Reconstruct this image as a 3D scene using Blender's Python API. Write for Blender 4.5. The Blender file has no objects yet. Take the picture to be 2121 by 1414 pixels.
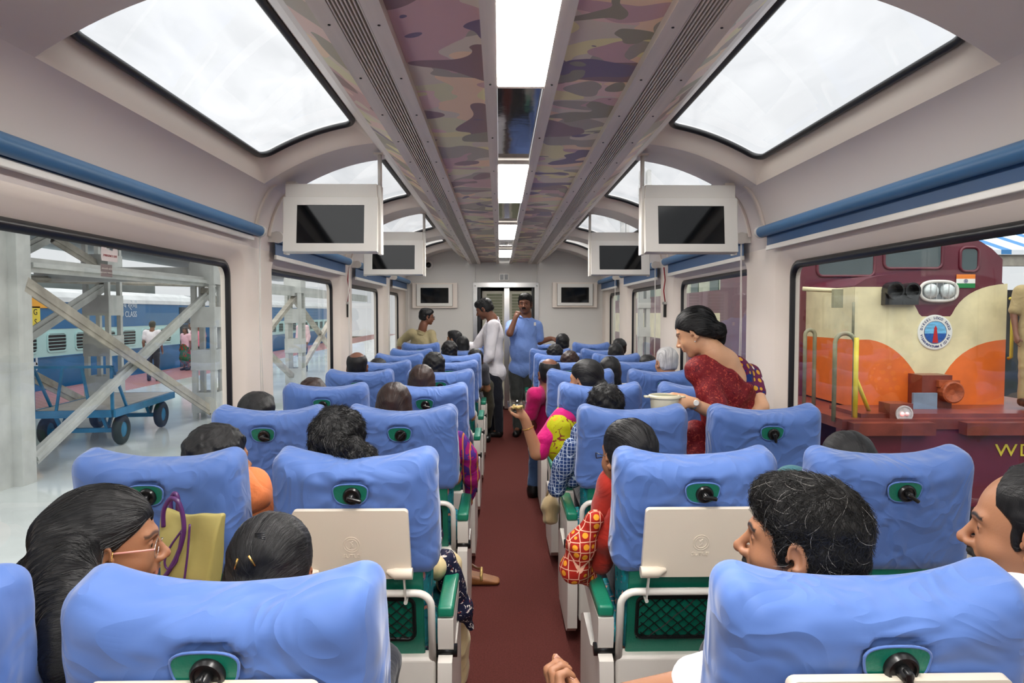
import bpy, bmesh, math, random
import numpy as np
from mathutils import Vector, Matrix, noise
random.seed(7); rng = np.random.default_rng(5)
S = bpy.context.scene
C = S.collection
PI = math.pi
# ------------------------------------------------------------------ camera
CAMX, CAMZ, F = -0.07, 1.5, 1414.0
PITCH, YAW = math.atan(59/F), math.atan(25.5/F)
cam = bpy.data.cameras.new('camera'); cam.sensor_width = 36; cam.lens = 36*F/2121; cam.clip_start = .05; cam.clip_end = 400
camo = bpy.data.objects.new('camera', cam); C.objects.link(camo)
camo.location = (CAMX, 0, CAMZ); camo.rotation_euler = (PI/2-PITCH, 0, -YAW)
S.camera = camo
_RM = np.array(camo.rotation_euler.to_matrix())
def P(px, py, d):
    """point at distance d along the coach seen at photo pixel px, py"""
    v = _RM @ np.array([px-1060.5, -(py-707), -F]); v = v/v[1]*d
    return Vector((CAMX+v[0], d, CAMZ+v[2]))
# ------------------------------------------------------------------ objects
def link(o, parent=None):
    C.objects.link(o)
    if parent is not None: o.parent = parent
    return o
def tag(o, label=None, cat=None, group=None, kind=None):
    if label: o['label'] = label
    if cat: o['category'] = cat
    if group: o['group'] = group
    if kind: o['kind'] = kind
    return o
def thing(name, label, cat, loc=(0,0,0), rz=0, group=None):
    o = bpy.data.objects.new(name, None); o.empty_display_size = .1
    C.objects.link(o); o.location = loc; o.rotation_euler = (0,0,rz)
    return tag(o, label, cat, group)
def dup(o, parent=None):
    c = o.copy(); C.objects.link(c); c.parent = parent
    for ch in kids.get(o.name, []):
        k = dup(ch, c)
        kids.setdefault(c.name, []).append(k)
    return c
kids = {}
def mobj(name, verts, faces, m, parent=None, smooth=False, mi=None, col=None):
    me = bpy.data.meshes.new(name)
    if isinstance(verts, np.ndarray):
        faces = np.asarray(faces)
        me.vertices.add(len(verts)); me.vertices.foreach_set('co', verts.astype(np.float32).ravel())
        n = faces.shape[1]; me.loops.add(faces.size); me.loops.foreach_set('vertex_index', faces.astype(np.int32).ravel())
        me.polygons.add(len(faces)); me.polygons.foreach_set('loop_start', np.arange(0, faces.size, n, dtype=np.int32))
        me.update(calc_edges=True); me.validate()
    else:
        me.from_pydata([tuple(v) for v in verts], [], [tuple(f) for f in faces]); me.update()
    for q in (m if isinstance(m, (list, tuple)) else [m]): me.materials.append(q)
    if smooth: me.polygons.foreach_set('use_smooth', [True]*len(me.polygons))
    if mi is not None: me.polygons.foreach_set('material_index', mi)
    if col is not None:
        a = me.color_attributes.new('Col', 'FLOAT_COLOR', 'POINT')
        c4 = np.ones((len(verts), 4), np.float32); c4[:, :3] = col
        a.data.foreach_set('color', c4.ravel())
    o = bpy.data.objects.new(name, me); link(o, parent)
    if parent is not None: kids.setdefault(parent.name, []).append(o)
    return o
def smooth_path(pts,n=6):
    P_=[Vector(p) for p in pts]; out=[]
    for i in range(len(P_)-1):
        a,b,c,d=P_[max(i-1,0)],P_[i],P_[i+1],P_[min(i+2,len(P_)-1)]
        for k in range(n):
            t=k/n; out.append(.5*((2*b)+(c-a)*t+(2*a-5*b+4*c-d)*t*t+(3*b-a-3*c+d)*t**3))
    return out+[P_[-1]]
class MB:
    def __init__(s): s.v=[]; s.f=[]; s.mi=[]; s.cur=0
    def add(s, vs, fs):
        b=len(s.v); s.v += [tuple(v) for v in vs]; s.f += [tuple(b+i for i in f) for f in fs]; s.mi += [s.cur]*len(fs); return s
    def box(s, x0,y0,z0,x1,y1,z1, M=None):
        vs=[Vector((x,y,z)) for x in (x0,x1) for y in (y0,y1) for z in (z0,z1)]
        if M is not None: vs=[M@v for v in vs]
        return s.add(vs, [(0,1,3,2),(4,6,7,5),(0,4,5,1),(2,3,7,6),(0,2,6,4),(1,5,7,3)])
    def bbox(s, x0,y0,z0,x1,y1,z1, b=.005, M=None, seg=2):
        n=seg+1
        vs,fs = rbox(x1-x0,y1-y0,z1-z0,b,seg)
        c=np.array([(x0+x1)/2,(y0+y1)/2,(z0+z1)/2]); vs=vs+c
        if M is not None: vs=[M@Vector(v) for v in vs]
        return s.add(vs, fs)
    def bar(s, a, b, w, h, up=(0,0,1)):
        a=Vector(a); b=Vector(b); d=(b-a); L=d.length; d.normalize(); u=Vector(up)
        x=d.cross(u)
        if x.length<1e-4: x=d.cross(Vector((1,0,0)))
        x.normalize(); u=x.cross(d)
        M=Matrix((( x.x,d.x,u.x,a.x),(x.y,d.y,u.y,a.y),(x.z,d.z,u.z,a.z),(0,0,0,1)))
        return s.box(-w/2,0,-h/2,w/2,L,h/2,M)
    def tube(s, pts, r, n=10, cap=True, closed=False, flat=None):
        pts=[Vector(p) for p in pts]; N=len(pts)
        rs = r if isinstance(r,(list,tuple)) else [r]*N
        t=[]
        for i in range(N):
            if closed: t.append((pts[(i+1)%N]-pts[i-1]).normalized())
            else: t.append((pts[min(i+1,N-1)]-pts[max(i-1,0)]).normalized())
        u=t[0].orthogonal().normalized(); vs=[]
        for i in range(N):
            u=(u-t[i]*u.dot(t[i])).normalized(); w=t[i].cross(u)
            for k in range(n):
                a=2*PI*k/n; e=u*math.cos(a)+w*math.sin(a)
                vs.append(pts[i]+e*rs[i])
        fs=[]
        for i in range(N if closed else N-1):
            j=(i+1)%N
            for k in range(n): fs.append((i*n+k, i*n+(k+1)%n, j*n+(k+1)%n, j*n+k))
        if cap and not closed: fs.append(tuple(range(n-1,-1,-1))); fs.append(tuple((N-1)*n+k for k in range(n)))
        return s.add(vs, fs)
    def lathe(s, prof, n=24, M=None, cap=True):
        vs=[]
        for r,z in prof:
            for k in range(n): vs.append(Vector((r*math.cos(2*PI*k/n), r*math.sin(2*PI*k/n), z)))
        if M is not None: vs=[M@v for v in vs]
        fs=[(i*n+k, i*n+(k+1)%n,(i+1)*n+(k+1)%n,(i+1)*n+k) for i in range(len(prof)-1) for k in range(n)]
        if cap: fs.append(tuple(range(n-1,-1,-1))); fs.append(tuple((len(prof)-1)*n+k for k in range(n)))
        return s.add(vs, fs)
    def prism(s, poly, M, t0, t1):
        n=len(poly)
        vs=[M@Vector((x,y,t)) for t in (t0,t1) for x,y in poly]
        return s.add(vs,[tuple(range(n-1,-1,-1)),tuple(range(n,2*n))]+[(i,(i+1)%n,n+(i+1)%n,n+i) for i in range(n)])
    def build(s, name, m, parent=None, smooth=False, auto=None):
        mi = s.mi if isinstance(m,(list,tuple)) else None
        o = mobj(name, s.v, s.f, m, parent, smooth, mi)
        if auto: shade_auto(o.data, auto)
        return o
def shade_auto(me, deg=35):
    me.polygons.foreach_set('use_smooth', [True]*len(me.polygons))
    bm=bmesh.new(); bm.from_mesh(me); bm.normal_update(); a=math.radians(deg)
    for e in bm.edges:
        if len(e.link_faces)==2 and e.calc_face_angle(0)>a: e.smooth=False
    bm.to_mesh(me); bm.free()
def rbox(w,d,h,r,seg=3,n=(1,1,1),deform=None):
    """rounded box centred at the origin -> verts array, quads"""
    def axis(L,k):
        inner=np.linspace(-(L/2-r),L/2-r,k+1)
        a=np.sin(np.linspace(0,PI/2,seg+1)[1:]) if False else np.linspace(0,1,seg+1)[1:]
        return np.concatenate([-(L/2-r)-r*a[::-1], inner, L/2-r+r*a])
    X,Y,Z=axis(w,n[0]),axis(d,n[1]),axis(h,n[2])
    idx={}; vs=[]; fs=[]
    def vid(i,j,k):
        key=(i,j,k)
        if key not in idx: idx[key]=len(vs); vs.append((X[i],Y[j],Z[k]))
        return idx[key]
    a,b,c=len(X)-1,len(Y)-1,len(Z)-1
    for i in range(a):
        for j in range(b):
            fs.append((vid(i,j,0),vid(i,j+1,0),vid(i+1,j+1,0),vid(i+1,j,0)))
            fs.append((vid(i,j,c),vid(i+1,j,c),vid(i+1,j+1,c),vid(i,j+1,c)))
    for i in range(a):
        for k in range(c):
            fs.append((vid(i,0,k),vid(i+1,0,k),vid(i+1,0,k+1),vid(i,0,k+1)))
            fs.append((vid(i,b,k),vid(i,b,k+1),vid(i+1,b,k+1),vid(i+1,b,k)))
    for j in range(b):
        for k in range(c):
            fs.append((vid(0,j,k),vid(0,j,k+1),vid(0,j+1,k+1),vid(0,j+1,k)))
            fs.append((vid(a,j,k),vid(a,j+1,k),vid(a,j+1,k+1),vid(a,j,k+1)))
    v=np.array(vs); q=np.clip(v,[-w/2+r,-d/2+r,-h/2+r],[w/2-r,d/2-r,h/2-r]); e=v-q
    # cube-to-sphere for even corners
    u=e/r; x,y,z=u.T
    s=np.stack([x*np.sqrt(np.maximum(0,1-y*y/2-z*z/2+y*y*z*z/3)), y*np.sqrt(np.maximum(0,1-z*z/2-x*x/2+z*z*x*x/3)), z*np.sqrt(np.maximum(0,1-x*x/2-y*y/2+x*x*y*y/3))],1)
    v=q+s*r
    if deform is not None: v=deform(v)
    return v, np.array(fs)
# ------------------------------------------------------------------ materials
def newmat(name):
    m=bpy.data.materials.new(name); m.use_nodes=True; nt=m.node_tree; nt.nodes.clear()
    out=nt.nodes.new('ShaderNodeOutputMaterial'); b=nt.nodes.new('ShaderNodeBsdfPrincipled'); nt.links.new(b.outputs[0], out.inputs[0])
    return m, nt, b, out
def srgb(r,g,b):
    f=lambda c:(c/255/12.92 if c/255<=.04045 else ((c/255+.055)/1.055)**2.4)
    return (f(r),f(g),f(b),1)
def N(nt,t,**kw):
    n=nt.nodes.new(t)
    for k,v in kw.items():
        if k=='inp':
            for a,b in v.items(): n.inputs[a].default_value=b
        else: setattr(n,k,v)
    return n
def coords(nt, scale=(1,1,1), kind='Object', rot=(0,0,0)):
    tc=N(nt,'ShaderNodeTexCoord'); mp=N(nt,'ShaderNodeMapping'); mp.inputs['Scale'].default_value=scale; mp.inputs['Rotation'].default_value=rot
    nt.links.new(tc.outputs[kind], mp.inputs[0]); return mp.outputs[0]
def mat(name, col, rough=.5, metal=0, var=.06, vscale=6, bump=0, bscale=60, spec=.5, coat=0, stretch=(1,1,1), sheen=0, sss=0, detail=4, vr=None):
    m,nt,b,out=newmat(name)
    col = srgb(*col) if max(col[:3])>1.0001 or len(col)==3 else col
    b.inputs['Roughness'].default_value=rough; b.inputs['Metallic'].default_value=metal; b.inputs['Specular IOR Level'].default_value=spec
    if coat: b.inputs['Coat Weight'].default_value=coat; b.inputs['Coat Roughness'].default_value=.1
    if sheen: b.inputs['Sheen Weight'].default_value=sheen
    if sss: b.inputs['Subsurface Weight'].default_value=sss; b.inputs['Subsurface Radius'].default_value=(.02,.008,.004)
    co=coords(nt,stretch)
    n=N(nt,'ShaderNodeTexNoise',inp={'Scale':vscale,'Detail':detail}); nt.links.new(co,n.inputs['Vector'])
    r=N(nt,'ShaderNodeValToRGB'); r.color_ramp.elements[0].position=.3; r.color_ramp.elements[1].position=.7
    r.color_ramp.elements[0].color=tuple(max(0,c*(1-var)) for c in col[:3])+(1,); r.color_ramp.elements[1].color=tuple(min(1,c*(1+var)) for c in col[:3])+(1,)
    nt.links.new(n.outputs[0],r.inputs[0]); nt.links.new(r.outputs[0],b.inputs['Base Color'])
    if bump:
        n2=N(nt,'ShaderNodeTexNoise',inp={'Scale':bscale,'Detail':3}); nt.links.new(co,n2.inputs['Vector'])
        bp=N(nt,'ShaderNodeBump',inp={'Strength':bump,'Distance':.01}); nt.links.new(n2.outputs[0],bp.inputs['Height']); nt.links.new(bp.outputs[0],b.inputs['Normal'])
    return m
def ramp(nt, stops, const=False):
    r=N(nt,'ShaderNodeValToRGB'); cr=r.color_ramp
    if const: cr.interpolation='CONSTANT'
    while len(cr.elements)<len(stops): cr.elements.new(.5)
    for e,(p,c) in zip(cr.elements,stops): e.position=p; e.color=c
    return r
M={}
M['cream']=mat('cream_paint',(226,214,202),.38,var=.03,vscale=1.2,bump=.02,bscale=300)
M['wall']=mat('wall_laminate',(220,210,204),.34,var=.03,vscale=1)
M['endwall']=mat('end_wall_laminate',(204,200,194),.42,var=.03,vscale=1)
M['gasket']=mat('black_rubber',(16,17,20),.35,var=.1)
M['white']=mat('white_metal',(222,218,210),.3,var=.03,vscale=3)
M['silver']=mat('brushed_strip',(214,203,193),.42,.12,var=.08,vscale=4,stretch=(8,.4,8))
M['slot']=mat('slot_dark',(84,80,72),.6)
M['blind']=mat('blind_vinyl',(62,108,150),.42,var=.05,vscale=3)
M['blind_dark']=mat('blind_fabric',(44,84,128),.5,var=.05,vscale=3)
M['cord']=mat('cord_plastic',(225,222,215),.5)
M['steel']=mat('stainless',(190,188,185),.22,.9,var=.05)
M['dark']=mat('dark_plastic',(18,18,19),.3,var=.15)
M['carpet']=mat('carpet_maroon',(90,46,42),.95,var=.22,vscale=140,bump=.5,bscale=500,spec=.1,detail=6)
M['green']=mat('green_vinyl',(14,104,84),.36,var=.1,vscale=5,bump=.15,bscale=120)
M['greenpad']=mat('green_pad',(20,116,90),.3,var=.12,vscale=6,bump=.05,bscale=80)
M['shell']=mat('seat_shell',(208,202,194),.32,var=.04,vscale=4)
M['tray']=mat('tray_plastic',(216,205,188),.3,var=.02,vscale=3)
def mat_screen():
    m,nt,b,out=newmat('screen_glass'); b.inputs['Base Color'].default_value=srgb(11,13,15); b.inputs['Roughness'].default_value=.06; b.inputs['Specular IOR Level'].default_value=.4
    return m
M['screen']=mat_screen()
def mat_glass(name, tint=(.93,.96,.96), rough=0, streak=0, ior=1.5, dirt=(.9,.91,.92)):
    m,nt,b,out=newmat(name); nt.nodes.remove(b)
    tr=N(nt,'ShaderNodeBsdfTransparent'); tr.inputs[0].default_value=(*tint,1)
    gl=N(nt,'ShaderNodeBsdfGlossy'); gl.inputs['Roughness'].default_value=.02+rough
    lw=N(nt,'ShaderNodeLayerWeight',inp={'Blend':.5}); pw=N(nt,'ShaderNodeMath',operation='POWER'); pw.inputs[1].default_value=4.5; nt.links.new(lw.outputs['Facing'],pw.inputs[0])
    fr=N(nt,'ShaderNodeMath',operation='MULTIPLY_ADD'); fr.inputs[1].default_value=.8; fr.inputs[2].default_value=.05; nt.links.new(pw.outputs[0],fr.inputs[0]); mx=N(nt,'ShaderNodeMixShader')
    nt.links.new(fr.outputs[0],mx.inputs[0]); nt.links.new(tr.outputs[0],mx.inputs[1]); nt.links.new(gl.outputs[0],mx.inputs[2])
    last=mx
    if streak:
        df=N(nt,'ShaderNodeBsdfTranslucent'); df.inputs[0].default_value=(*dirt,1)
        co=coords(nt,(1.2,.35,1.2)); n=N(nt,'ShaderNodeTexNoise',inp={'Scale':3.2,'Detail':7,'Distortion':1.2,'Roughness':.62}); nt.links.new(co,n.inputs['Vector'])
        r=ramp(nt,[(.35,(.1,.1,.1,1)),(.75,(streak,streak,streak,1))]); nt.links.new(n.outputs[0],r.inputs[0])
        m2=N(nt,'ShaderNodeMixShader'); nt.links.new(r.outputs[0],m2.inputs[0]); nt.links.new(mx.outputs[0],m2.inputs[1]); nt.links.new(df.outputs[0],m2.inputs[2]); last=m2
    nt.links.new(last.outputs[0],out.inputs[0]); return m
M['glass']=mat_glass('window_glass',(.95,.97,.96),ior=1.45)
M['skyglass']=mat_glass('skylight_glass',(.97,.98,.99),ior=1.3,streak=.28)
def mat_emit(name,col,s):
    m,nt,b,out=newmat(name); b.inputs['Base Color'].default_value=(.8,.8,.8,1); b.inputs['Emission Color'].default_value=(*col,1); b.inputs['Emission Strength'].default_value=s; return m
M['led']=mat_emit('led_diffuser',(1,.97,.93),48)
def mat_camo():
    m,nt,b,out=newmat('camouflage_laminate'); b.inputs['Roughness'].default_value=.33; b.inputs['Specular IOR Level'].default_value=.5
    co=coords(nt,(1,.8,1)); cur=None
    base=srgb(214,200,181)
    layers=[((3,7,1),2.3,.56,srgb(216,210,168)),((9,1,4),2.1,.57,srgb(227,193,182)),((5,5,9),2.4,.58,srgb(239,205,170)),((15,2,2),3.1,.6,srgb(231,220,162)),
            ((1,12,5),2.2,.585,srgb(167,156,138)),((8,18,3),2.9,.6,srgb(201,161,160)),((21,4,6),2.0,.59,srgb(141,109,104)),((2,25,9),3.2,.655,srgb(118,98,119)),((30,7,2),3.6,.64,srgb(150,141,115))]
    prev=None
    for off,sc,th,c in layers:
        mp=N(nt,'ShaderNodeMapping'); mp.inputs['Location'].default_value=off; mp.inputs['Scale'].default_value=(1,1.5,1); nt.links.new(co,mp.inputs[0])
        n=N(nt,'ShaderNodeTexNoise',inp={'Scale':sc,'Detail':1.2,'Roughness':.35,'Distortion':.9}); nt.links.new(mp.outputs[0],n.inputs['Vector'])
        g=N(nt,'ShaderNodeMath',operation='GREATER_THAN'); g.inputs[1].default_value=th; nt.links.new(n.outputs[0],g.inputs[0])
        mx=N(nt,'ShaderNodeMix',data_type='RGBA'); nt.links.new(g.outputs[0],mx.inputs[0])
        if prev is None: mx.inputs[6].default_value=base
        else: nt.links.new(prev,mx.inputs[6])
        mx.inputs[7].default_value=c; prev=mx.outputs[2]
    nt.links.new(prev,b.inputs['Base Color']); return m
M['camo']=mat_camo()
def mat_cover():
    m,nt,b,out=newmat('blue_seat_cloth'); b.inputs['Roughness'].default_value=.62; b.inputs['Specular IOR Level'].default_value=.3; b.inputs['Sheen Weight'].default_value=.25
    co=coords(nt,(1,1,1))
    n=N(nt,'ShaderNodeTexNoise',inp={'Scale':3,'Detail':3}); nt.links.new(co,n.inputs['Vector'])
    r=ramp(nt,[(.3,srgb(71,102,164)),(.7,srgb(80,111,174))]); nt.links.new(n.outputs[0],r.inputs[0]); nt.links.new(r.outputs[0],b.inputs['Base Color'])
    oi=N(nt,'ShaderNodeObjectInfo'); ad=N(nt,'ShaderNodeVectorMath',operation='ADD'); nt.links.new(co,ad.inputs[0])
    sc=N(nt,'ShaderNodeMath',operation='MULTIPLY'); sc.inputs[1].default_value=7; nt.links.new(oi.outputs['Random'],sc.inputs[0])
    cb=N(nt,'ShaderNodeCombineXYZ'); nt.links.new(sc.outputs[0],cb.inputs[0]); nt.links.new(sc.outputs[0],cb.inputs[2]); nt.links.new(cb.outputs[0],ad.inputs[1])
    n1=N(nt,'ShaderNodeTexNoise',inp={'Scale':3.6,'Detail':2,'Roughness':.4,'Distortion':1.6}); nt.links.new(ad.outputs[0],n1.inputs['Vector'])
    n2=N(nt,'ShaderNodeTexNoise',inp={'Scale':5.5,'Detail':1,'Distortion':2.2}); nt.links.new(ad.outputs[0],n2.inputs['Vector'])
    rr=ramp(nt,[(.3,(0,0,0,1)),(.5,(1,1,1,1)),(.7,(0,0,0,1))]); nt.links.new(n2.outputs[0],rr.inputs[0])
    b1=N(nt,'ShaderNodeBump',inp={'Strength':.5,'Distance':.03}); nt.links.new(n1.outputs[0],b1.inputs['Height'])
    b2=N(nt,'ShaderNodeBump',inp={'Strength':.35,'Distance':.014}); nt.links.new(rr.outputs[0],b2.inputs['Height']); nt.links.new(b1.outputs[0],b2.inputs['Normal'])
    nt.links.new(b2.outputs[0],b.inputs['Normal']); return m
M['cover']=mat_cover()
def mat_moquette():
    m,nt,b,out=newmat('teal_patterned_moquette'); b.inputs['Roughness'].default_value=.9; b.inputs['Specular IOR Level'].default_value=.1
    co=coords(nt,(1,1,1)); prev=None
    for k,(sc,th,c,st) in enumerate([(9,.56,srgb(26,86,104),(1,1,2)),(22,.6,srgb(30,140,150),(2,2,.6)),(17,.66,srgb(196,128,112),(1.6,1.6,1)),(26,.68,srgb(120,110,140),(1,1,1))]):
        mp=N(nt,'ShaderNodeMapping'); mp.inputs['Location'].default_value=(k*3,k,k*5); mp.inputs['Scale'].default_value=st; nt.links.new(co,mp.inputs[0])
        n=N(nt,'ShaderNodeTexNoise',inp={'Scale':sc,'Detail':1.5,'Distortion':1.2}); nt.links.new(mp.outputs[0],n.inputs['Vector'])
        g=N(nt,'ShaderNodeMath',operation='GREATER_THAN'); g.inputs[1].default_value=th; nt.links.new(n.outputs[0],g.inputs[0])
        mx=N(nt,'ShaderNodeMix',data_type='RGBA'); nt.links.new(g.outputs[0],mx.inputs[0])
        if prev is None: mx.inputs[6].default_value=srgb(40,112,120)
        else: nt.links.new(prev,mx.inputs[6])
        mx.inputs[7].default_value=c; prev=mx.outputs[2]
    nt.links.new(prev,b.inputs['Base Color']); return m
M['moquette']=mat_moquette()
# ------------------------------------------------------------------ coach shell
Y0, YE = -1.2, 10.4           # rear (open behind the viewer) and end wall
WX = 1.50
BAY = 2.28
def arch(s):      # ceiling skin between the duct and the side: s 0..1
    return Vector((.77+.61*s, 0, 2.445-.05*s-.175*s*s))
def arch_n(s):
    dz=-.05-.35*s; n=Vector((-dz,0,.61)); return n.normalized()
def rr_loop(x0,y0,x1,y1,r,c=6,sd=14):
    """rounded rectangle, matched point count, starts at lower right side going round"""
    pts=[]
    cs=[(x1-r,y0+r,-PI/2),(x1-r,y1-r,0),(x0+r,y1-r,PI/2),(x0+r,y0+r,PI)]
    for q,(cx,cy,a) in enumerate(cs):
        for k in range(c+1):
            t=a+PI/2*k/c; pts.append((cx+r*math.cos(t),cy+r*math.sin(t)))
        nx,ny,na=cs[(q+1)%4]; e=(cx+r*math.cos(a+PI/2),cy+r*math.sin(a+PI/2)); s_=(nx+r*math.cos(na),ny+r*math.sin(na))
        for k in range(1,sd): pts.append((e[0]+(s_[0]-e[0])*k/sd, e[1]+(s_[1]-e[1])*k/sd))
    return pts
def loft_loops(loops):
    n=len(loops[0]); vs=[p for L in loops for p in L]; fs=[]
    for i in range(len(loops)-1):
        for k in range(n): fs.append((i*n+k,i*n+(k+1)%n,(i+1)*n+(k+1)%n,(i+1)*n+k))
    return vs,fs
# duct profile (one side), x>0 : (x,z)
DUCT=[(.12,2.27),(.365,2.27),(.525,2.262),(.545,2.275),(.655,2.345),(.69,2.375),(.77,2.445)]
SKY=[(1.98+BAY*k, 3.86+BAY*k) for k in range(-1,4)]
SKY=[(a,min(b,10.0)) for a,b in SKY]
SKY[0]=(-.9,1.58)
WIN=[(-.9,1.15),(1.72,3.78),(4.42,6.08),(6.74,8.34),(9.02,10.02)]
ceil_b=MB()
for sx in (-1,1):
    def m3(v): return Vector((v[0]*sx, v[1], v[2]))
    # camouflage side strip + cream cheek
    for (x0,z0),(x1,z1),mi in (((.12,2.27),(.365,2.27),1),((.545,2.275),(.655,2.345),1),((.655,2.345),(.69,2.37),0),((.69,2.37),(.77,2.445),0)):
        ceil_b.cur=mi
        a=[m3((x0,Y0,z0)),m3((x1,Y0,z1)),m3((x1,YE,z1)),m3((x0,YE,z0))]
        ceil_b.add(a,[(0,1,2,3)])
    ceil_b.cur=0
    # arches over the cross members
    edges=[Y0]+[y for ab in SKY for y in ab]+[YE]
    lip=[-.0]
    for i in range(0,len(edges),2):
        ya,yb=edges[i],edges[i+1]
        if yb-ya<.001: continue
        K=16; vs=[];fs=[]
        for k in range(K+1):
            p=arch(k/K)
            vs.append(m3((p.x,ya,p.z))); vs.append(m3((p.x,yb,p.z)))
        for k in range(K): fs.append((2*k,2*k+1,2*k+3,2*k+2))
        ceil_b.add(vs,fs)
    # cove down to the window panel
    cove=[(1.38,2.22),(1.405,2.195),(1.43,2.15),(1.455,2.09),(1.475,2.02),(1.49,1.95),(1.5,1.88)]
    cv=[];cf=[]
    for x,z in cove: cv+= [m3((x,Y0,z)),m3((x,YE,z))]
    for k in range(len(cove)-1): cf.append((2*k,2*k+1,2*k+3,2*k+2))
    ceil_b.add(cv,cf)
ceil_b.cur=0
ceil=ceil_b.build('ceiling',[M['wall'],M['camo']],smooth=True); tag(ceil,'cream coach ceiling with camouflage laminate panels','ceiling',kind='structure')
shade_auto(ceil.data,28)
floor=MB().box(-1.62,Y0,-.06,1.62,YE+1.4,0).build('floor',M['carpet']); tag(floor,'dark maroon carpet floor','floor',kind='structure')
wn=0
def skylight(sx,ya,yb,n):
    m3=lambda v: Vector((v[0]*sx,v[1],v[2]))
    def place(L,off,extra=0):
        out=[]
        for s,y in L:
            p=arch(s)+arch_n(s)*off; out.append(m3((p.x,y,p.z)))
        return out
    root=thing('window_%d'%n,'roof window','window'); root['kind']='structure'; del root['category']
    l0=place(rr_loop(0,ya,1,yb,.002),0)
    l1=place(rr_loop(.012,ya+.012,.985,yb-.012,.02),.012)
    l2=place(rr_loop(.035,ya+.03,.95,yb-.03,.05),.05)
    l3=place(rr_loop(.075,ya+.055,.925,yb-.055,.09),.085)
    l3b=place(rr_loop(.10,ya+.07,.905,yb-.07,.09),.10)
    l4=place(rr_loop(.15,ya+.10,.87,yb-.10,.08),.102)
    vs,fs=loft_loops([l0,l1,l2,l3,l3b]); o=mobj('window_frame',vs,fs,M['cream'],root,True); shade_auto(o.data,40)
    b=MB(); g=place(rr_loop(.118,ya+.085,.885,yb-.085,.085),.095); b.tube(g,.016,8,closed=True)
    o=b.build('gasket',M['gasket'],root,True)
    K=12; vs=[];fs=[]
    for k in range(K+1):
        s=.10+.81*k/K; p=arch(s)+arch_n(s)*.115
        vs+=[m3((p.x,ya+.06,p.z)),m3((p.x,yb-.06,p.z))]
    for k in range(K): fs.append((2*k,2*k+1,2*k+3,2*k+2))
    mobj('window_pane',vs,fs,M['skyglass'],root,True)
for sx in (-1,1):
    for ya,yb in SKY:
        wn+=1; skylight(sx,ya,yb,wn)
# side walls
def sidewall(sx):
    name='wall_left' if sx<0 else 'wall_right'
    b=MB(); m3=lambda y,z,x=WX: Vector((x*sx,y,z))
    cuts=[]
    ys=[Y0]
    for i,(a,c) in enumerate(WIN):
        nxt = WIN[i+1][0] if i+1<len(WIN) else YE+.0
        ys.append((c+nxt)/2 if i+1<len(WIN) else YE)
    for i,(a,c) in enumerate(WIN):
        y0,y1=ys[i],ys[i+1]
        outer=[m3(y,z) for y,z in rr_loop(y0,0,y1,1.88,.001)]
        l1=[m3(y,z) for y,z in rr_loop(a-.10,.60,c+.10,1.855,.10)]
        l2=[m3(y,z,WX+.006) for y,z in rr_loop(a-.085,.615,c+.085,1.84,.095)]
        l3=[m3(y,z,WX+.06) for y,z in rr_loop(a-.03,.66,c+.03,1.79,.08)]
        l4=[m3(y,z,WX+.07) for y,z in rr_loop(a-.02,.67,c+.02,1.78,.08)]
        vs,fs=loft_loops([outer,l1,l2,l3,l4]); b.add(vs,fs)
        # outer skin so the body has thickness
    # exterior body below and between windows
    o=b.build(name,M['cream']); shade_auto(o.data,30); tag(o,'cream side wall with rounded window openings','wall',kind='structure')
    ext=MB()
    for i,(a,c) in enumerate(WIN):
        y0,y1=ys[i],ys[i+1]
        vs,fs=loft_loops([[m3(y,z,WX+.10) for y,z in rr_loop(y0,-.3,y1,2.3,.001)],[m3(y,z,WX+.10) for y,z in rr_loop(a,.69,c,1.76,.07)],[m3(y,z,WX+.07) for y,z in rr_loop(a-.0,.69,c+.0,1.76,.07)]]); ext.add(vs,fs)
    o=ext.build('body_panel',M['cream'],o)
    global wn
    for a,c in WIN:
        wn+=1
        root=thing('window_%d'%wn,'side window','window'); root['kind']='structure'; del root['category']
        g=MB(); 
        l=[[m3(y,z,WX+.062) for y,z in rr_loop(a-.03,.66,c+.03,1.79,.08)],[m3(y,z,WX+.052) for y,z in rr_loop(a-.02,.67,c+.02,1.78,.075)],[m3(y,z,WX+.052) for y,z in rr_loop(a-.0,.69,c+.0,1.76,.07)],[m3(y,z,WX+.072) for y,z in rr_loop(a+.012,.702,c-.012,1.748,.06)]]
        vs,fs=loft_loops(l); g.add(vs,fs); g.build('gasket',M['gasket'],root,True)
        g=MB(); g.add([m3(a-.01,.68,WX+.075),m3(c+.01,.68,WX+.075),m3(c+.01,1.77,WX+.075),m3(a-.01,1.77,WX+.075)],[(0,1,2,3)]); g.build('window_pane',M['glass'],root)
for sx in (-1,1): sidewall(sx)
# ribs on the cove
rib=0
for sx in (-1,1):
    for yy in (1.80,3.98,4.22,6.26,6.50,8.54,8.80):
        rib+=1; pts=[]
        for x,z in [(1.352,2.237),(1.38,2.215),(1.40,2.19),(1.425,2.145),(1.448,2.09),(1.467,2.02),(1.478,1.97)]:
            pts.append((x*sx,yy,z))
        b=MB(); 
        for p,q in zip(pts,pts[1:]): b.bar(p,q,.022,.012,(sx,0,-.6))
        o=b.build('trim_%d'%rib,M['cream']); tag(o,'cream moulding strip on the cove','trim',kind='structure')
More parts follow.
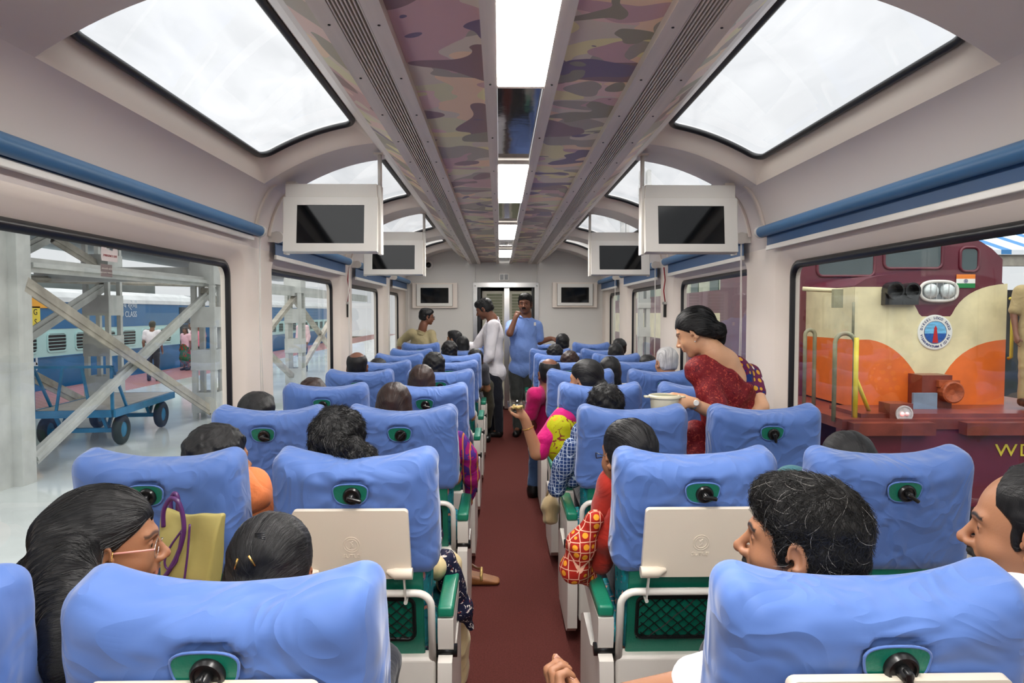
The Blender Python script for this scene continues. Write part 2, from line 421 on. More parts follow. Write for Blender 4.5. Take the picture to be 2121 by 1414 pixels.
# end wall with doorway
ew=MB()
DX0,DX1,DZ=-.44,.49,1.89
ew.box(-1.6,YE,0,DX0,YE+.05,2.6); ew.box(DX1,YE,0,1.6,YE+.05,2.6); ew.box(DX0,YE,DZ,DX1,YE+.05,2.6)
o=ew.build('wall_back',M['endwall']); tag(o,'pale grey end wall with doorway','wall',kind='structure')
b=MB(); b.box(DX0-.035,YE-.02,0,DX0+.03,YE+.06,DZ+.05); b.box(DX1-.03,YE-.02,0,DX1+.035,YE+.06,DZ+.05); b.box(DX0-.035,YE-.025,DZ,DX1+.035,YE+.06,DZ+.07)
o=b.build('trim_%d'%(rib+1),M['steel']); tag(o,'bright metal door surround','trim',kind='structure')
# vestibule
vb=MB(); vb.box(-1.5,YE+1.35,0,1.5,YE+1.4,2.4); vb.box(-1.0,YE+.05,0,-.95,YE+1.35,2.4); vb.box(.95,YE+.05,0,1.0,YE+1.35,2.4); vb.box(-1,YE+.05,2.25,1,YE+1.4,2.3)
o=vb.build('wall_vestibule',mat('vestibule_panel',(150,148,138),.5)); tag(o,'pale vestibule wall beyond the doorway','wall',kind='structure')
d=thing('door_1','vestibule door','door',(0,0,0)); d['kind']='structure'; del d['category']
b=MB(); b.box(.0,YE+.12,.02,.08,YE+.16,DZ); b.build('door_stile',M['steel'],d)
b=MB(); b.box(-.34,YE+.2,.05,.0,YE+.22,DZ-.05); b.box(.08,YE+.2,.05,.46,YE+.22,DZ-.05); b.build('door_leaf',mat('door_cream',(196,190,170),.4),d)
b=MB()
for k in range(13): 
    for xa,xb in ((-.27,-.03),(.12,.40)): b.box(xa,YE+.185,1.22+k*.045,xb,YE+.2,1.255+k*.045)
b.build('louvre',mat('olive_louvre',(120,122,92),.5),d)
b=MB(); b.box(-.40,YE+.1,.02,-.36,YE+.14,DZ); b.box(.42,YE+.1,.02,.45,YE+.14,DZ); b.build('door_edge',M['dark'],d)
# ------------------------------------------------------------------ duct fittings
lt=[]
b=MB()
for x0,x1 in ((-.12,-.078),(.078,.12)): b.box(x0,Y0,2.245,x1,YE,2.268)
LIGHTS=[(.78+BAY*k+.52, .78+BAY*k+1.62+.32) for k in range(-1,4)]   # near, far
# fit to the photograph: panels end (far) / start (near)
LIGHTS=[(-.45,.95),(1.25-.02,2.28),(3.5,4.66),(5.85,6.95),(8.2,9.2)]
for (a,c),(a2,c2) in zip(LIGHTS,LIGHTS[1:]+[(YE,YE)]):
    b.box(-.078,c,2.248,.078,c+.03,2.268)
    if a2<YE: b.box(-.078,a2-.03,2.248,.078,a2,2.268)
root=thing('light_trough','long pale metal trough running down the middle of the ceiling between the lamps','ceiling trough')
b.build('frame_rail',M['silver'],root)
b=MB()
rnd=random.Random(3)
for k in range(14):
    y=.9+k*.68
    for s in (-1,1): b.lathe([(.004,0),(.004,-.003),(.001,-.004)],8,Matrix.Translation((s*.1,y,2.245)))
b.build('screw',M['dark'],root)['kind']='stuff'
nm=['nearest','second','third','fourth','fifth']
for k,(a,c) in enumerate(LIGHTS):
    r=thing('ceiling_light','rectangular white LED ceiling panel, %s'%['over the viewer behind the front row','largest and nearest, cut by the top edge','second one down the ceiling, before the hanging screens','third one down the ceiling','smallest one, by the end wall'][k],'ceiling light',(0,(a+c)/2,2.25),0,'ceiling light panels')
    mbx=MB(); mbx.bbox(-.076,-(c-a)/2,-.006,.076,(c-a)/2,.008,.003); mbx.build('diffuser',M['led'],r)
    mbx=MB(); mbx.box(-.078,-(c-a)/2,.008,.078,(c-a)/2,.03); mbx.build('housing',M['white'],r)
mir=mat('polished_steel',(150,146,146),.07,.85,var=.06,vscale=2,bump=.12,bscale=5)
mirs=[(.98,1.2),(2.31,3.47),(4.69,5.82),(6.98,8.17),(9.23,10.38)]
for k,(a,c) in enumerate(mirs):
    mbx=MB(); mbx.box(-.077,a+.001,2.274,.077,c-.001,2.282)
    o=mbx.build('mirror_panel',mir); tag(o,'polished metal ceiling plate, '+['behind the first lamp overhead','between the largest lamp and the second','between the second lamp and the third','between the third lamp and the smallest','past the smallest lamp at the end wall'][k],'ceiling plate',group='polished ceiling plates')
for sx,wd in ((-1,'left'),(1,'right')):
    r=thing('air_grille','long slatted air grille along the %s side of the ceiling duct'%wd,'air grille',(sx*.445,0,2.27),0,'ceiling air grilles')
    b=MB()
    for x0,x1 in ((-.088,-.04),(.04,.088)): b.box(x0,Y0,-.028,x1,YE,.0)
    b.box(-.04,Y0,-.004,.04,YE,0.0)
    b.cur=1; b.box(-.04,Y0,-.006,.04,YE,-.0045)
    b.build('frame',[M['silver'],M['slot']],r)
    b=MB()
    for k in range(8):
        x=-.036+k*.0103; b.box(x-.0022,Y0,-.026,x+.0022,YE,-.007)
    b.build('slats',M['silver'],r)
    b=MB()
    for k in range(24):
        for x in (-.064,.064): b.lathe([(.004,0),(.004,-.002),(.001,-.003)],6,Matrix.Translation((x,1.0+k*.4,-.028)))
    b.build('screw',M['dark'],r)['kind']='stuff'
# ------------------------------------------------------------------ roller blinds
def blind(sx,ya,yb,k,drop):
    r=thing('roller_blind','blue roller blind rolled up over the %s'%(('left','right')[sx>0]+' '+['side window behind the viewer','large front window','second window','third window','last window by the end wall'][k]),'roller blind',(sx*1.435,(ya+yb)/2,1.965),0,'roller blinds')
    L=(yb-ya)/2
    M90=Matrix.Rotation(-PI/2,4,'X')
    b=MB(); b.lathe([(.031,-L),(.031,L)],20,M90); 
    o=b.build('roller',M['blind'],r,True); shade_auto(o.data,40)
    b=MB(); b.box(sx*.026-.0015,-L+.02,-.03-drop,sx*.026+.0015,L-.02,.0); b.build('blind_fabric',M['blind_dark'],r)
    b=MB(); b.bbox(sx*.026-.008,-L+.02,-.058-drop,sx*.026+.008,L-.02,-.03-drop,.004); b.build('bottom_bar',M['white'],r)
    for s in (-1,1):
        b=MB(); b.lathe([(.036,s*L),(.036,s*(L+.022)),(.02,s*(L+.026))],16,M90)
        b.box(min(0,sx*.075),s*(L+.011)-.011,-.03,max(0,sx*.075),s*(L+.011)+.011,.03)
        o=b.build('bracket',M['white'],r); shade_auto(o.data,40)
    b=MB()
    yc = L+.012 if sx<0 else -L-.012
    if sx<0 or k>0:
        for dy in (-.006,.008):
            b.tube([(0,yc+dy,-.03),(sx*.005,yc+dy*1.5,-.5),(sx*.0,yc+dy*2.6,-1.0)],.0022,5)
        b.build('pull_cord',M['cord'],r,True)
for sx in (-1,1):
    for k,(a,c) in enumerate(WIN):
        if k==0: continue
        a2,c2=(a-.16,c+.14)
        if k==4: a2,c2=a-.1,10.3
        if k==3: c2=c+.1; a2=a-.12
        blind(sx,a2,c2,k,(.0 if (sx<0 and k==1) else (.05,.075,.085,.08)[k-1]))
# ------------------------------------------------------------------ televisions
def hanging_tv(sx,y,far,label):
    r=thing('hanging_television',label,'television',(sx*1.04,y,2.005),0,'hanging televisions'); r.scale=(.94,.94,.97)
    b=MB(); b.bbox(-.28,-.04,.165,.28,.09,.245,.004); b.build('top_box',M['white'],r)
    T=Matrix.Translation((0,0,.16))@Matrix.Rotation(math.radians(-7),4,'X')@Matrix.Translation((0,0,-.16))
    b=MB(); w,h0,h1,t=.285,-.165,.16,.06; iw,i0,i1=.205,-.118,.112
    fr=MB()
    fr.box(-w,-.05,i1,w,.02,h1,T); fr.box(-w,-.05,h0,w,.02,i0,T); fr.box(-w,-.05,i0,-iw,.02,i1,T); fr.box(iw,-.05,i0,w,.02,i1,T); fr.box(-w,.0,h0,w,.03,h1,T)
    fr.build('frame',M['white'],r)
    b=MB(); b.box(-iw,-.044,i0,iw,-.03,i1,T); b.build('screen',M['screen'],r)
    b=MB()
    xi=-sx*.29
    b.bbox(xi-.012,-.03,-.17,xi+.012,.05,.24,.003); b.build('side_plate',M['white'],r); b=MB(); xo=sx*.292
    b.bbox(xo-.008,-.03,-.17,xo+.008,.05,.165,.003); b.build('side_plate',M['white'],r)
    
    b=MB(); b.tube([(xi,.01,.2),(xi,.01,.43)],.013,10); b.build('hanger_pole',M['white'],r,True)
    b=MB(); b.box(xi-.035,-.02,.425,xi+.035,.04,.435); b.box(sx*.25-.03,-.02,.245,sx*.25+.03,.04,.262)
    b.build('mount_plate',M['silver'],r)
hanging_tv(-1,4.02,0,'white framed television hanging near on the left, its plain screen dark')
hanging_tv(1,4.02,0,'white framed television hanging near on the right, reflecting a window')
hanging_tv(-1,6.35,1,'smaller looking television hanging second on the left, behind the near one')
hanging_tv(1,6.35,1,'smaller looking television hanging second on the right, behind the near one')
for sx in (-1,1):
    c=P(901,612,YE) if sx<0 else P(1190,611,YE)
    r=thing('wall_television','framed television set in the end wall %s of the door'%('left' if sx<0 else 'right'),'television',(c.x,YE,c.z),0,'end wall televisions')
    b=MB(); b.bbox(-.34,-.05,-.19,.34,.0,.19,.006); b.build('wall_box',M['cream'],r)
    b=MB(); b.bbox(-.27,-.075,-.16,.27,-.05,.17,.004); b.build('frame',M['white'],r)
    b=MB(); b.box(-.21,-.078,-.115,.21,-.074,.115); b.build('screen',M['screen'],r)
    b=MB(); b.box(-.272,-.0765,-.164,-.268,-.0755,.174); b.box(.268,-.0765,-.164,.272,-.0755,.174); b.build('gap_line',M['dark'],r)
c=P(1044,574,YE); r=thing('switch_box','small dark twin switch box over the end doorway','switch box',(c.x,YE,c.z))
b=MB(); b.bbox(-.075,-.04,-.055,.075,0,.055,.004); b.build('housing',M['white'],r)
b=MB(); b.box(-.06,-.045,-.04,-.005,-.04,.04); b.box(.005,-.045,-.04,.06,-.04,.04); b.build('switch',M['dark'],r)
c=P(888,549,YE); r=thing('dome_camera','small round dome camera high on the end wall','camera',(c.x,YE,c.z))
b=MB(); b.lathe([(.07,0),(.07,.02),(.06,.04)],20,Matrix.Rotation(PI/2,4,'X')); b.build('base',M['white'],r,True)
b=MB(); b.lathe([(.045,.03),(.04,.06),(.02,.078),(.002,.083)],20,Matrix.Rotation(PI/2,4,'X')); b.build('lens_dome',M['screen'],r,True)
# cable conduits on end wall and emergency hammers on pilasters
for k,(px) in enumerate((984,1112)):
    a=P(px,592,YE); bb=P(px,540,YE)
    m=MB(); m.tube([(a.x,YE-.01,a.z),(a.x,YE-.01,bb.z+.02)],.006,6); m.lathe([(.02,0),(.02,.02)],10,Matrix.Translation((a.x,YE-.01,a.z-.01)))
    o=m.build('cable_conduit',M['white'],smooth=True); tag(o,'thin white conduit above the %s corner of the end doorway'%('left','right')[k],'conduit',group='conduits on the end wall')
red=mat('red_cable',(150,30,40),.4)
for sx,y,lab in ((-1,6.42,'left'),(1,6.42,'right')):
    r=thing('emergency_hammer','small emergency hammer with red cord on the %s pillar past the second window'%lab,'hammer',(sx*1.49,y,1.55),0,'emergency hammers')
    b=MB(); b.tube([(0,0,0.05),(-sx*.02,-.02,.16),(0,.01,.26),(-sx*.01,.02,.38)],.006,6); b.build('cord',red,r,True)
    b=MB(); b.bbox(-.015,-.012,-.09,.01,.012,.05,.003); b.build('handle',M['dark'],r)
    b=MB(); b.bbox(-.02,-.035,.03,.01,.035,.055,.003); b.build('hammer_head',M['steel'],r)
# blanking unit cords handled by blinds
# ------------------------------------------------------------------ text helper
def text_mesh(name, s, size, m, parent=None, M4=None, ext=.001, sx=1):
    cu=bpy.data.curves.new(name,'FONT'); cu.body=s; cu.size=size; cu.extrude=ext; cu.align_x='CENTER'; cu.align_y='CENTER'; cu.offset=.0008 if size>.02 else 0
    t=bpy.data.objects.new(name,cu); C.objects.link(t)
    bpy.context.view_layer.update()
    me=bpy.data.meshes.new_from_object(t); C.objects.unlink(t); bpy.data.objects.remove(t)
    me.materials.clear(); me.materials.append(m); me.name=name
    me.transform(Matrix.Diagonal((sx,1,1,1)))
    if M4 is not None: me.transform(M4)
    o=bpy.data.objects.new(name,me); link(o,parent)
    if parent is not None: kids.setdefault(parent.name,[]).append(o)
    return o
RX=Matrix.Rotation(PI/2,4,'X')
# ------------------------------------------------------------------ seats
TILT=math.radians(11)
HY,HZ=.155,.42      # hinge
def BT(): return Matrix.Translation((0,HY,HZ))@Matrix.Rotation(TILT,4,'X')   # back frame: y back->front, z up along the back
def xf(v,Mx):
    a=np.array(Mx); return v@a[:3,:3].T+a[:3,3]
def cover_mesh(seed, L=.36):
    """loose cloth cap over the backrest: open box with wrinkles; back frame coords"""
    top=.65; w,d=.49,.155; h=L
    def deform(v):
        x,y,z=v[:,0].copy(),v[:,1].copy(),v[:,2].copy()
        u=x/(w/2)
        tz=np.clip((z+h/2)/h,0,1)
        # saddle top, raised shoulders
        z=z+tz**3*(.020*np.abs(u)**2.2-.012*np.cos(u*2.2))
        # shoulders roll forward (wings)
        y=y+ (np.abs(u)**4)*.035*tz
        # cloth hangs: widen a little at the hem, flare
        x=x*(1+.035*(1-tz)**2)
        back=(y<0)
        out=np.stack([x,y,z],1)
        # wrinkles along normals (approx radial)
        nrm=np.stack([x/(w/2),y/(d/2),(z-.06)/(h/2)],1); nrm=nrm**5; nrm/= (np.linalg.norm(nrm,axis=1,keepdims=True)+1e-6)
        disp=np.empty(len(x))
        for i in range(len(x)):
            p=Vector((x[i]*5+seed*9.1,y[i]*5,z[i]*7+seed*3))
            a=noise.noise(p); q=noise.noise(Vector(((x[i]+z[i]*.6)*9+seed*5,y[i]*7,(z[i]-x[i]*.5)*4+seed+a*2)))
            # folds radiating from the hole
            ang=math.atan2(z[i]-.10,x[i]); rr=math.hypot(x[i],z[i]-.10)
            rad=math.sin(ang*11+seed+2*noise.noise(Vector((rr*9,ang,seed))))*math.exp(-((rr-.085)/.05)**2)*(1 if y[i]<0 else 0)
            g=math.sin(x[i]*95+4*noise.noise(Vector((z[i]*12,seed,0))))*max(0,abs(u[i])-.8)*5*(.4+tz[i])  # gathers on the sides
            gs=math.sin(z[i]*70+seed+5*a)*max(0,abs(u[i])-.9)*6
            disp[i]=.0050*a+.0022*(.5-abs(q)*1.6)+.0016*rad+.0008*g+.0010*gs-.0035*math.exp(-((abs(u[i])-.93)/.02)**2)*(y[i]<0)
        out+=nrm*disp[:,None]
        return out
    v,f=rbox(w,d,h,.052,5,(34,7,26),deform)
    # remove the underside
    keep=[]
    zmin=-h/2+.05
    fz=v[f][:,:,2].mean(1); keep=fz>-h/2+.012
    f=f[keep]
    # hole depression (back side)
    x,y,z=v.T
    hz=.102; a=np.abs(x/.046)**3+np.abs((z-hz)/.036)**3
    msk=(y<-.03)&(a<1.25)
    v[msk,1]+=.012*np.clip(1.3-a[msk],0,.3)/.3
    v=v+np.array([0,.06,top-h/2])
    return v,f
def hole_loop(s=1.0):
    pts=[]
    for k in range(28):
        t=2*PI*k/28; c,sn=math.cos(t),math.sin(t)
        X=abs(c)**(2/2.8)*math.copysign(.048,c); Z=abs(sn)**(2/2.8)*math.copysign(.034,sn)
        X*=1+.10*(Z/.034)          # wider at the top
        if Z>0: Z*=.82
        pts.append((X*s,Z*s))
    return pts
def seat_parts(root, side, cover, tray, knob_rot, armside, detail=1):
    """side: -1 left pair, +1 right pair; armside = direction of the aisle armrest (x sign) or 0"""
    B=BT()
    # backrest
    def dfb(v):
        v=v.copy(); t=np.clip((v[:,2]+.33)/.66,0,1); v[:,0]*=1-.04*(1-t)**3
        v[:,1]+=.018*np.cos(v[:,2]*9)*(v[:,1]>0)+.03*(v[:,1]>0)*(np.abs(v[:,0]/.22)**3)
        return v
    v,f=rbox(.44,.12,.59,.045,4,(8,3,12),dfb)
    v=xf(v+np.array([0,.07,.29]),B); mobj('backrest',v,f,M['moquette'],root,True)
    v,f=rbox(.40,.014,.56,.006,2,(2,1,2)); v=xf(v+np.array([0,.007,.29]),B); mobj('back_panel',v,f,M['green'],root,True)
    # cushion
    def dfc(v):
        v=v.copy(); v[:,2]+=.02*(v[:,2]>0)*np.cos(v[:,0]*5)*np.cos(v[:,1]*4); return v
    v,f=rbox(.45,.50,.13,.045,4,(8,8,2),dfc); v=v+np.array([0,.45,.40]); mobj('seat_cushion',v,f,M['moquette'],root,True)
    # cover
    cv=mobj('headrest_cover',cover[0]@np.array(B)[:3,:3].T+np.array(B)[:3,3],cover[1],M['cover'],root,True)
    hc=.65-.18+.102
    hx=.0
    hl=hole_loop()
    yb=-.0225
    plate=MB(); plate.add([B@Vector((x+hx,yb,hc+z)) for x,z in hl],[tuple(range(len(hl)))])
    p=plate.build('cover_opening',M['green'],root)
    rim=MB(); rim.tube([B@Vector((x*1.03+hx,yb+.001,hc+z*1.03)) for x,z in hl],.0024,6,closed=True); rim.build('opening_hem',M['cover'],cv,True)
    kb=MB(); K=B@Matrix.Translation((hx+.005,yb-.001,hc-.006))@Matrix.Rotation(PI/2,4,'X')
    kb.lathe([(.026,-.002),(.026,.005),(.0225,.010),(.019,.010),(.018,.006),(.011,.006),(.0095,.021),(.007,.024),(.0015,.024)],28,K)
    ko=kb.build('recline_knob',M['dark'],root); shade_auto(ko.data,40)
    lv=MB(); KL=K@Matrix.Rotation(knob_rot,4,'Z'); 
    vv,ff=rbox(.044,.0115,.014,.004,2); lv.add([KL@Vector(q+np.array([.010,0,.020])) for q in vv],ff)
    lo=lv.build('lever',M['dark'],ko,True)
    # tube frame
    zb,zt=-.0,.245; xw=.225; r=.045
    path=[(-xw,zb)]
    path+=[(-xw+r-r*math.cos(a),zt-r+r*math.sin(a)) for a in np.linspace(0,PI/2,7)]
    path+=[(xw-r+r*math.sin(a),zt-r+r*math.cos(a)) for a in np.linspace(0,PI/2,7)]+[(xw,zb)]
    tb=MB(); tb.tube([B@Vector((x,-.02,z)) for x,z in path],.0115,12); tb.build('tube_frame',M['white'],root,True)
    # net pocket
    nb=MB(); x0,x1,z0,z1=-.17,.17,.075,.215
    lo_=rr_loop(x0,z0,x1,z1,.02,4,2)
    nb.tube([B@Vector((x,-.004,z)) for x,z in lo_],.0065,6,closed=True)
    step=.036; hts=.018
    rows=int((z1-z0)/hts); cols=int((x1-x0)/step)
    for i in range(-rows//1,cols*2+rows):
        for sgn in (1,-1):
            # diagonal line clipped to the box
            pts=[]
            xs=x0+i*step
            seg=[]
            for k in range(0,13):
                z=z0+(z1-z0)*k/12; x=xs+sgn*(z-z0)*1.05
                if x0<=x<=x1: seg.append(B@Vector((x,-.006-.004*math.sin(PI*k/12),z+.002*math.sin(x*90))))
            if len(seg)>1: nb.tube(seg,.0021,3,cap=False)
    nb.build('net_pocket',M['dark'],root)
    # lower shell
    sh=MB(); sh.bbox(-.235,.12,.10,.235,.18,.44,.012); sh.bbox(-.22,.18,.27,.22,.66,.345,.02)
    sh.build('lower_shell',M['shell'],root)
    lb=MB(); lb.bbox(-.14,.25,0,.14,.56,.27,.015); lb.build('pedestal',M['shell'],root)
    # armrests
    def arm(sx,inner):
        x0=sx*.266; hw=.025; B2=Matrix.Translation((0,0,-.05))
        pad=MB(); 
        v,f=rbox(hw*2,.36,.036,.010,3,(2,4,1)); v=v+np.array([x0,.30,.582]); ap=mobj('armrest_pad',v,f,M['greenpad'],root,True)
        bd=MB()
        # rounded body: side profile extruded in x
        prof=[(.118,.612),(.118,.56),(.128,.515),(.15,.495),(.20,.50),(.30,.545),(.46,.575),(.475,.60),(.475,.612)]
        Mx=Matrix(((0,0,1,x0),(1,0,0,0),(0,1,0,0),(0,0,0,1)))
        bd.prism(prof,B2@Mx,-hw+.001,hw-.001)
        bo=bd.build('armrest_body',M['shell'],root); shade_auto(bo.data,30)
        if not inner:
            pn=MB(); prof=[(.10,.485),(.09,.40),(.10,.13),(.16,.09),(.52,.09),(.58,.16),(.58,.42),(.50,.46),(.30,.44),(.20,.48),(.15,.50)]
            pn.prism(prof,B2@Mx,-hw+.002,hw-.004); po=pn.build('side_panel',M['shell'],root); shade_auto(po.data,30)
            hn=MB(); hn.lathe([(.02,-.034),(.02,.034)],14,Matrix.Translation((x0,.15,.45))@Matrix.Rotation(PI/2,4,'Y')); hn.build('armrest_hinge',M['dark'],root,True)
    if armside: arm(armside,False)
    if armside==0: arm(-side*1.0,True) if False else None
    if tray:
        dz=tray
        T=B@Matrix.Translation((0,-.033,.0))
        lo2=rr_loop(-.172,.262+dz,.172,.482+dz,.012,4,3)
        # taper: upper part slightly narrower
        b=MB()
        A=[];Bk=[]
        for x,z in lo2:
            tt=(z-.27-dz)/.205; k=1-.03*max(0,tt)
            A.append(T@Vector((x*k,-.008,z))); Bk.append(T@Vector((x*k,.008,z)))
        n=len(lo2); b.add(A+Bk,[tuple(range(n-1,-1,-1)),tuple(range(n,2*n))]+[(i,(i+1)%n,n+(i+1)%n,n+i) for i in range(n)])
        # hinge barrel along the lower corners
        for s in (-1,1):
            b.tube([T@Vector((s*.176,-.014,.283+dz)),T@Vector((s*.125,-.014,.283+dz)),T@Vector((s*.10,-.008,.287+dz))],[.017,.017,.006],14)
        to=b.build('folding_tray',M['tray'],root); shade_auto(to.data,35)
        e=MB(); cz=.375+dz
        for rr_ in (.024,.0175):
            e.tube([T@Vector((rr_*math.cos(a),-.0085,cz+rr_*math.sin(a))) for a in np.linspace(0,2*PI,29)[:-1]],.0011,5,closed=True)
        e.tube([T@Vector((-.005+.008*math.sin(t*PI),-.0085,cz-.011+.018*t)) for t in np.linspace(0,1,8)],.0012,5)
        e.tube([T@Vector((.005-.008*math.sin(t*PI),-.0085,cz+.011-.018*t)) for t in np.linspace(0,1,8)],.0012,5)
        e.build('round_emblem',M['tray'],to,True)
        text_mesh('embossed_lettering','SUTLEJ',.0155,M['tray'],to,T@Matrix.Translation((0,-.0085,cz-.037))@RX,.0012,1.15)
        for s in (-1,1):
            br=MB(); br.bar(T@Vector((s*.150,-.016,.29+dz)),B@Vector((s*.150,-.028,.225)),.005,.012,(0,1,0)); 
            br.tube([B@Vector((s*.150,-.008,.222)),B@Vector((s*.150,-.036,.222))],.006,8)
            br.build('tray_bracket',M['white'],root)
covers=[cover_mesh(s) for s in (1.3,4.7,8.2,12.9,17.5)]
ROWD=[1.054+.976*k for k in range(8)]+[8.80]
ROWD=[d-.09 for d in ROWD]
rown=['front row nearest the viewer','second row','third row','fourth row','fifth row','sixth row','seventh row','eighth row','last row by the end wall']
protos={}
def seat(row,side,pos,ci,tray,kr):
    x=(.503 if pos=='aisle' else 1.09)*side+(.02 if side>0 else 0)+(.01 if side>0 and pos=='window' else 0)
    arm = -side if pos=='aisle' else 0
    label='blue covered seat, %s, %s of the aisle, %s place'%(rown[row],'left' if side<0 else 'right','aisle' if pos=='aisle' else 'window')
    key=(side,pos,ci,tray,round(kr,2))
    loc=(x,ROWD[row],0 if row<8 else .03)
    if key in protos:
        o=dup(protos[key]); o.location=loc; o['label']=label
    else:
        o=thing('coach_seat',label,'seat',loc,0,'coach seats in rows')
        seat_parts(o,side,covers[ci],tray,kr,arm); protos[key]=o
    return o
cfg={}
for row in range(9):
    for side in (-1,1):
        for pos in ('aisle','window'):
            tray=0
            if row==1 and pos=='aisle': tray=.045
            if row==0: tray=.075
            ci={(0,-1,'aisle'):0,(0,1,'aisle'):1,(1,-1,'aisle'):2,(1,1,'aisle'):3,(1,-1,'window'):4,(1,1,'window'):1,(0,-1,'window'):3,(0,1,'window'):2}.get((row,side,pos),(row*2+(side>0)+(pos=='aisle')*3)%5)
            kr={(0,-1,'aisle'):-1.2,(0,1,'aisle'):-1.4,(1,-1,'aisle'):-.3,(1,1,'aisle'):-.2,(1,-1,'window'):2.9,(1,1,'window'):-.6}.get((row,side,pos),(ci%3)*1.1-1.4)
            if row>1: kr=(ci%3)*1.1-1.4
            seat(row,side,pos,ci,tray,kr)
# ------------------------------------------------------------------ outside, left: platform
GZ=-.35
M['platform']=mat('wet_platform',(206,212,212),.10,var=.16,vscale=.7,bump=.06,bscale=3,spec=.6,detail=8)
M['brick']=None
def mat_brick():
    m,nt,b,out=newmat('red_paving'); b.inputs['Roughness'].default_value=.45
    co=coords(nt,(1,1,1),'Object'); br=N(nt,'ShaderNodeTexBrick',inp={'Scale':3,'Color1':srgb(150,84,84),'Color2':srgb(128,70,74),'Mortar':srgb(170,150,146),'Mortar Size':.02}); nt.links.new(co,br.inputs['Vector']); nt.links.new(br.outputs[0],b.inputs['Base Color']); return m
M['brick']=mat_brick()
M['ballast']=mat('track_bed',(62,58,56),.9,var=.3,vscale=12,bump=.6,bscale=30)
M['galv']=mat('painted_steel_grey',(196,198,194),.5,.1,var=.16,vscale=3,bump=.1,bscale=12,detail=8)
M['rusty']=mat('weathered_grey_steel',(170,164,152),.6,.1,var=.28,vscale=4,bump=.2,bscale=14,detail=8)
M['tblue']=mat('coach_blue',(14,98,150),.4,var=.1,vscale=1.2)
M['tpale']=mat('coach_pale_blue',(168,208,208),.45,var=.06,vscale=1.5)
M['troof']=mat('coach_roof_grey',(196,200,202),.6,var=.12,vscale=2)
M['cartblue']=mat('cart_blue',(22,112,156),.45,var=.2,vscale=5)
M['rubber']=mat('tyre_rubber',(30,36,42),.7)
M['wood']=mat('cart_boards',(200,194,184),.6,var=.2,vscale=4,stretch=(1,8,1))
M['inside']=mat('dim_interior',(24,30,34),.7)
o=MB().box(-11.0,-6,GZ-1,-2.1,60,GZ).build('floor_platform',M['platform']); tag(o,'wet grey station platform','platform',kind='structure')
o=MB().box(-10.98,-6,GZ,-9.0,60,GZ+.004).build('platform_paving',M['brick']); tag(o,'red paving strip along the platform edge','paving',kind='structure')
o=MB().box(-60,-20,-1.6,60,90,-1.55).build('ground',M['ballast']); tag(o,'dark ballast ground between the tracks','ground',kind='structure')
def lattice(b,x,y,z0,z1,w=.34,d=.34,step=.62,ph=0,bh=.3):
    t=.03
    for sx in (-1,1):
        for sy in (-1,1):
            xx=x+sx*(w/2-.04); yy=y+sy*(d/2-.04)
            b.box(xx-.04,yy-.04,z0,xx+.04,yy+.04,z1)
    z=z0+ph
    while z<z1:
        ze=min(z+bh,z1)
        b.box(x-w/2-.01,y-d/2-.012,z,x+w/2+.01,y-d/2,ze); b.box(x-w/2-.01,y+d/2,z,x+w/2+.01,y+d/2+.012,ze)
        b.box(x-w/2-.012,y-d/2,z,x-w/2,y+d/2,ze); b.box(x+w/2,y-d/2,z,x+w/2+.012,y+d/2,ze)
        z+=step
tower=thing('footbridge_tower','pale grey steel tower of lattice columns and crossed braces on the platform','steel tower',(-6.5,10,GZ))
def tpart(name,fn,m):
    b=MB(); fn(b); o=b.build(name,m,tower); o.matrix_parent_inverse=Matrix.Translation((6.5,-10,-GZ)); return o
XN,XF=-5.25,-8.0
def Pn(px,py,X):   # point on the vertical plane x=X seen at pixel
    v=_RM@np.array([px-1060.5,-(py-707),-F]); t=(X-CAMX)/v[0]; return Vector((X,v[1]*t,CAMZ+v[2]*t))
yA=Pn(55,900,XN).y; yB=Pn(432,800,XN).y; yM=Pn(215,700,XF).y
tpart('column',lambda b:(b.box(XN-.28,yA-.75,GZ,XN+.0,yA-.22,4.2),b.box(XN-.06,yA-.22,GZ,XN+.10,yA-.0,4.2),b.box(XN-.3,yA-.02,GZ,XN+.02,yA+.02,4.2)),M['galv'])
tpart('column',lambda b:lattice(b,XN,yB,GZ,4.2,.4,.4,.75,.1,.36),M['galv'])
tpart('column',lambda b:lattice(b,XF,yM,GZ,4.2,.5,.5,.8,.2,.4),M['galv'])
tpart('column',lambda b:lattice(b,XF,yM+6.2,GZ,4.2,.5,.5,.8,.2,.4),M['galv'])
tpart('column',lambda b:lattice(b,XN,yB+5.2,GZ,4.2,.4,.4,.75,.1,.36),M['galv'])
tpart('column',lambda b:lattice(b,XN,yB+10.4,GZ,4.2,.4,.4,.75,.1,.36),M['galv'])
def seg(p,q,w,h,X,X2=None,m='rusty',name='brace'):
    a=Pn(*p,X); c=Pn(*q,X2 or X)
    tpart(name,lambda b:(b.bar(a,c,.05,h,(1,0,0)),b.bar(a+Vector((.04,0,0)),c+Vector((.04,0,0)),w,.02,(1,0,0))),M[m])
seg((50,548),(446,586),.16,.2,XN,name='beam',m='galv')
a=Pn(446,586,XN); tpart('beam',lambda b:b.bar(a,a+Vector((0,14,.0)),.12,.24),M['galv'])
seg((50,577),(470,592),.12,.2,XF,name='beam')
seg((45,588),(432,850),.17,.12,XN+.05)
seg((66,950),(446,592),.15,.14,XN-.05,m='galv')
seg((215,590),(40,705),.22,.14,XF,m='galv')
seg((50,772),(300,900),.2,.14,XF)
seg((100,490),(195,548),.2,.14,XF); seg((110,485),(40,520),.2,.14,XF,m='galv')
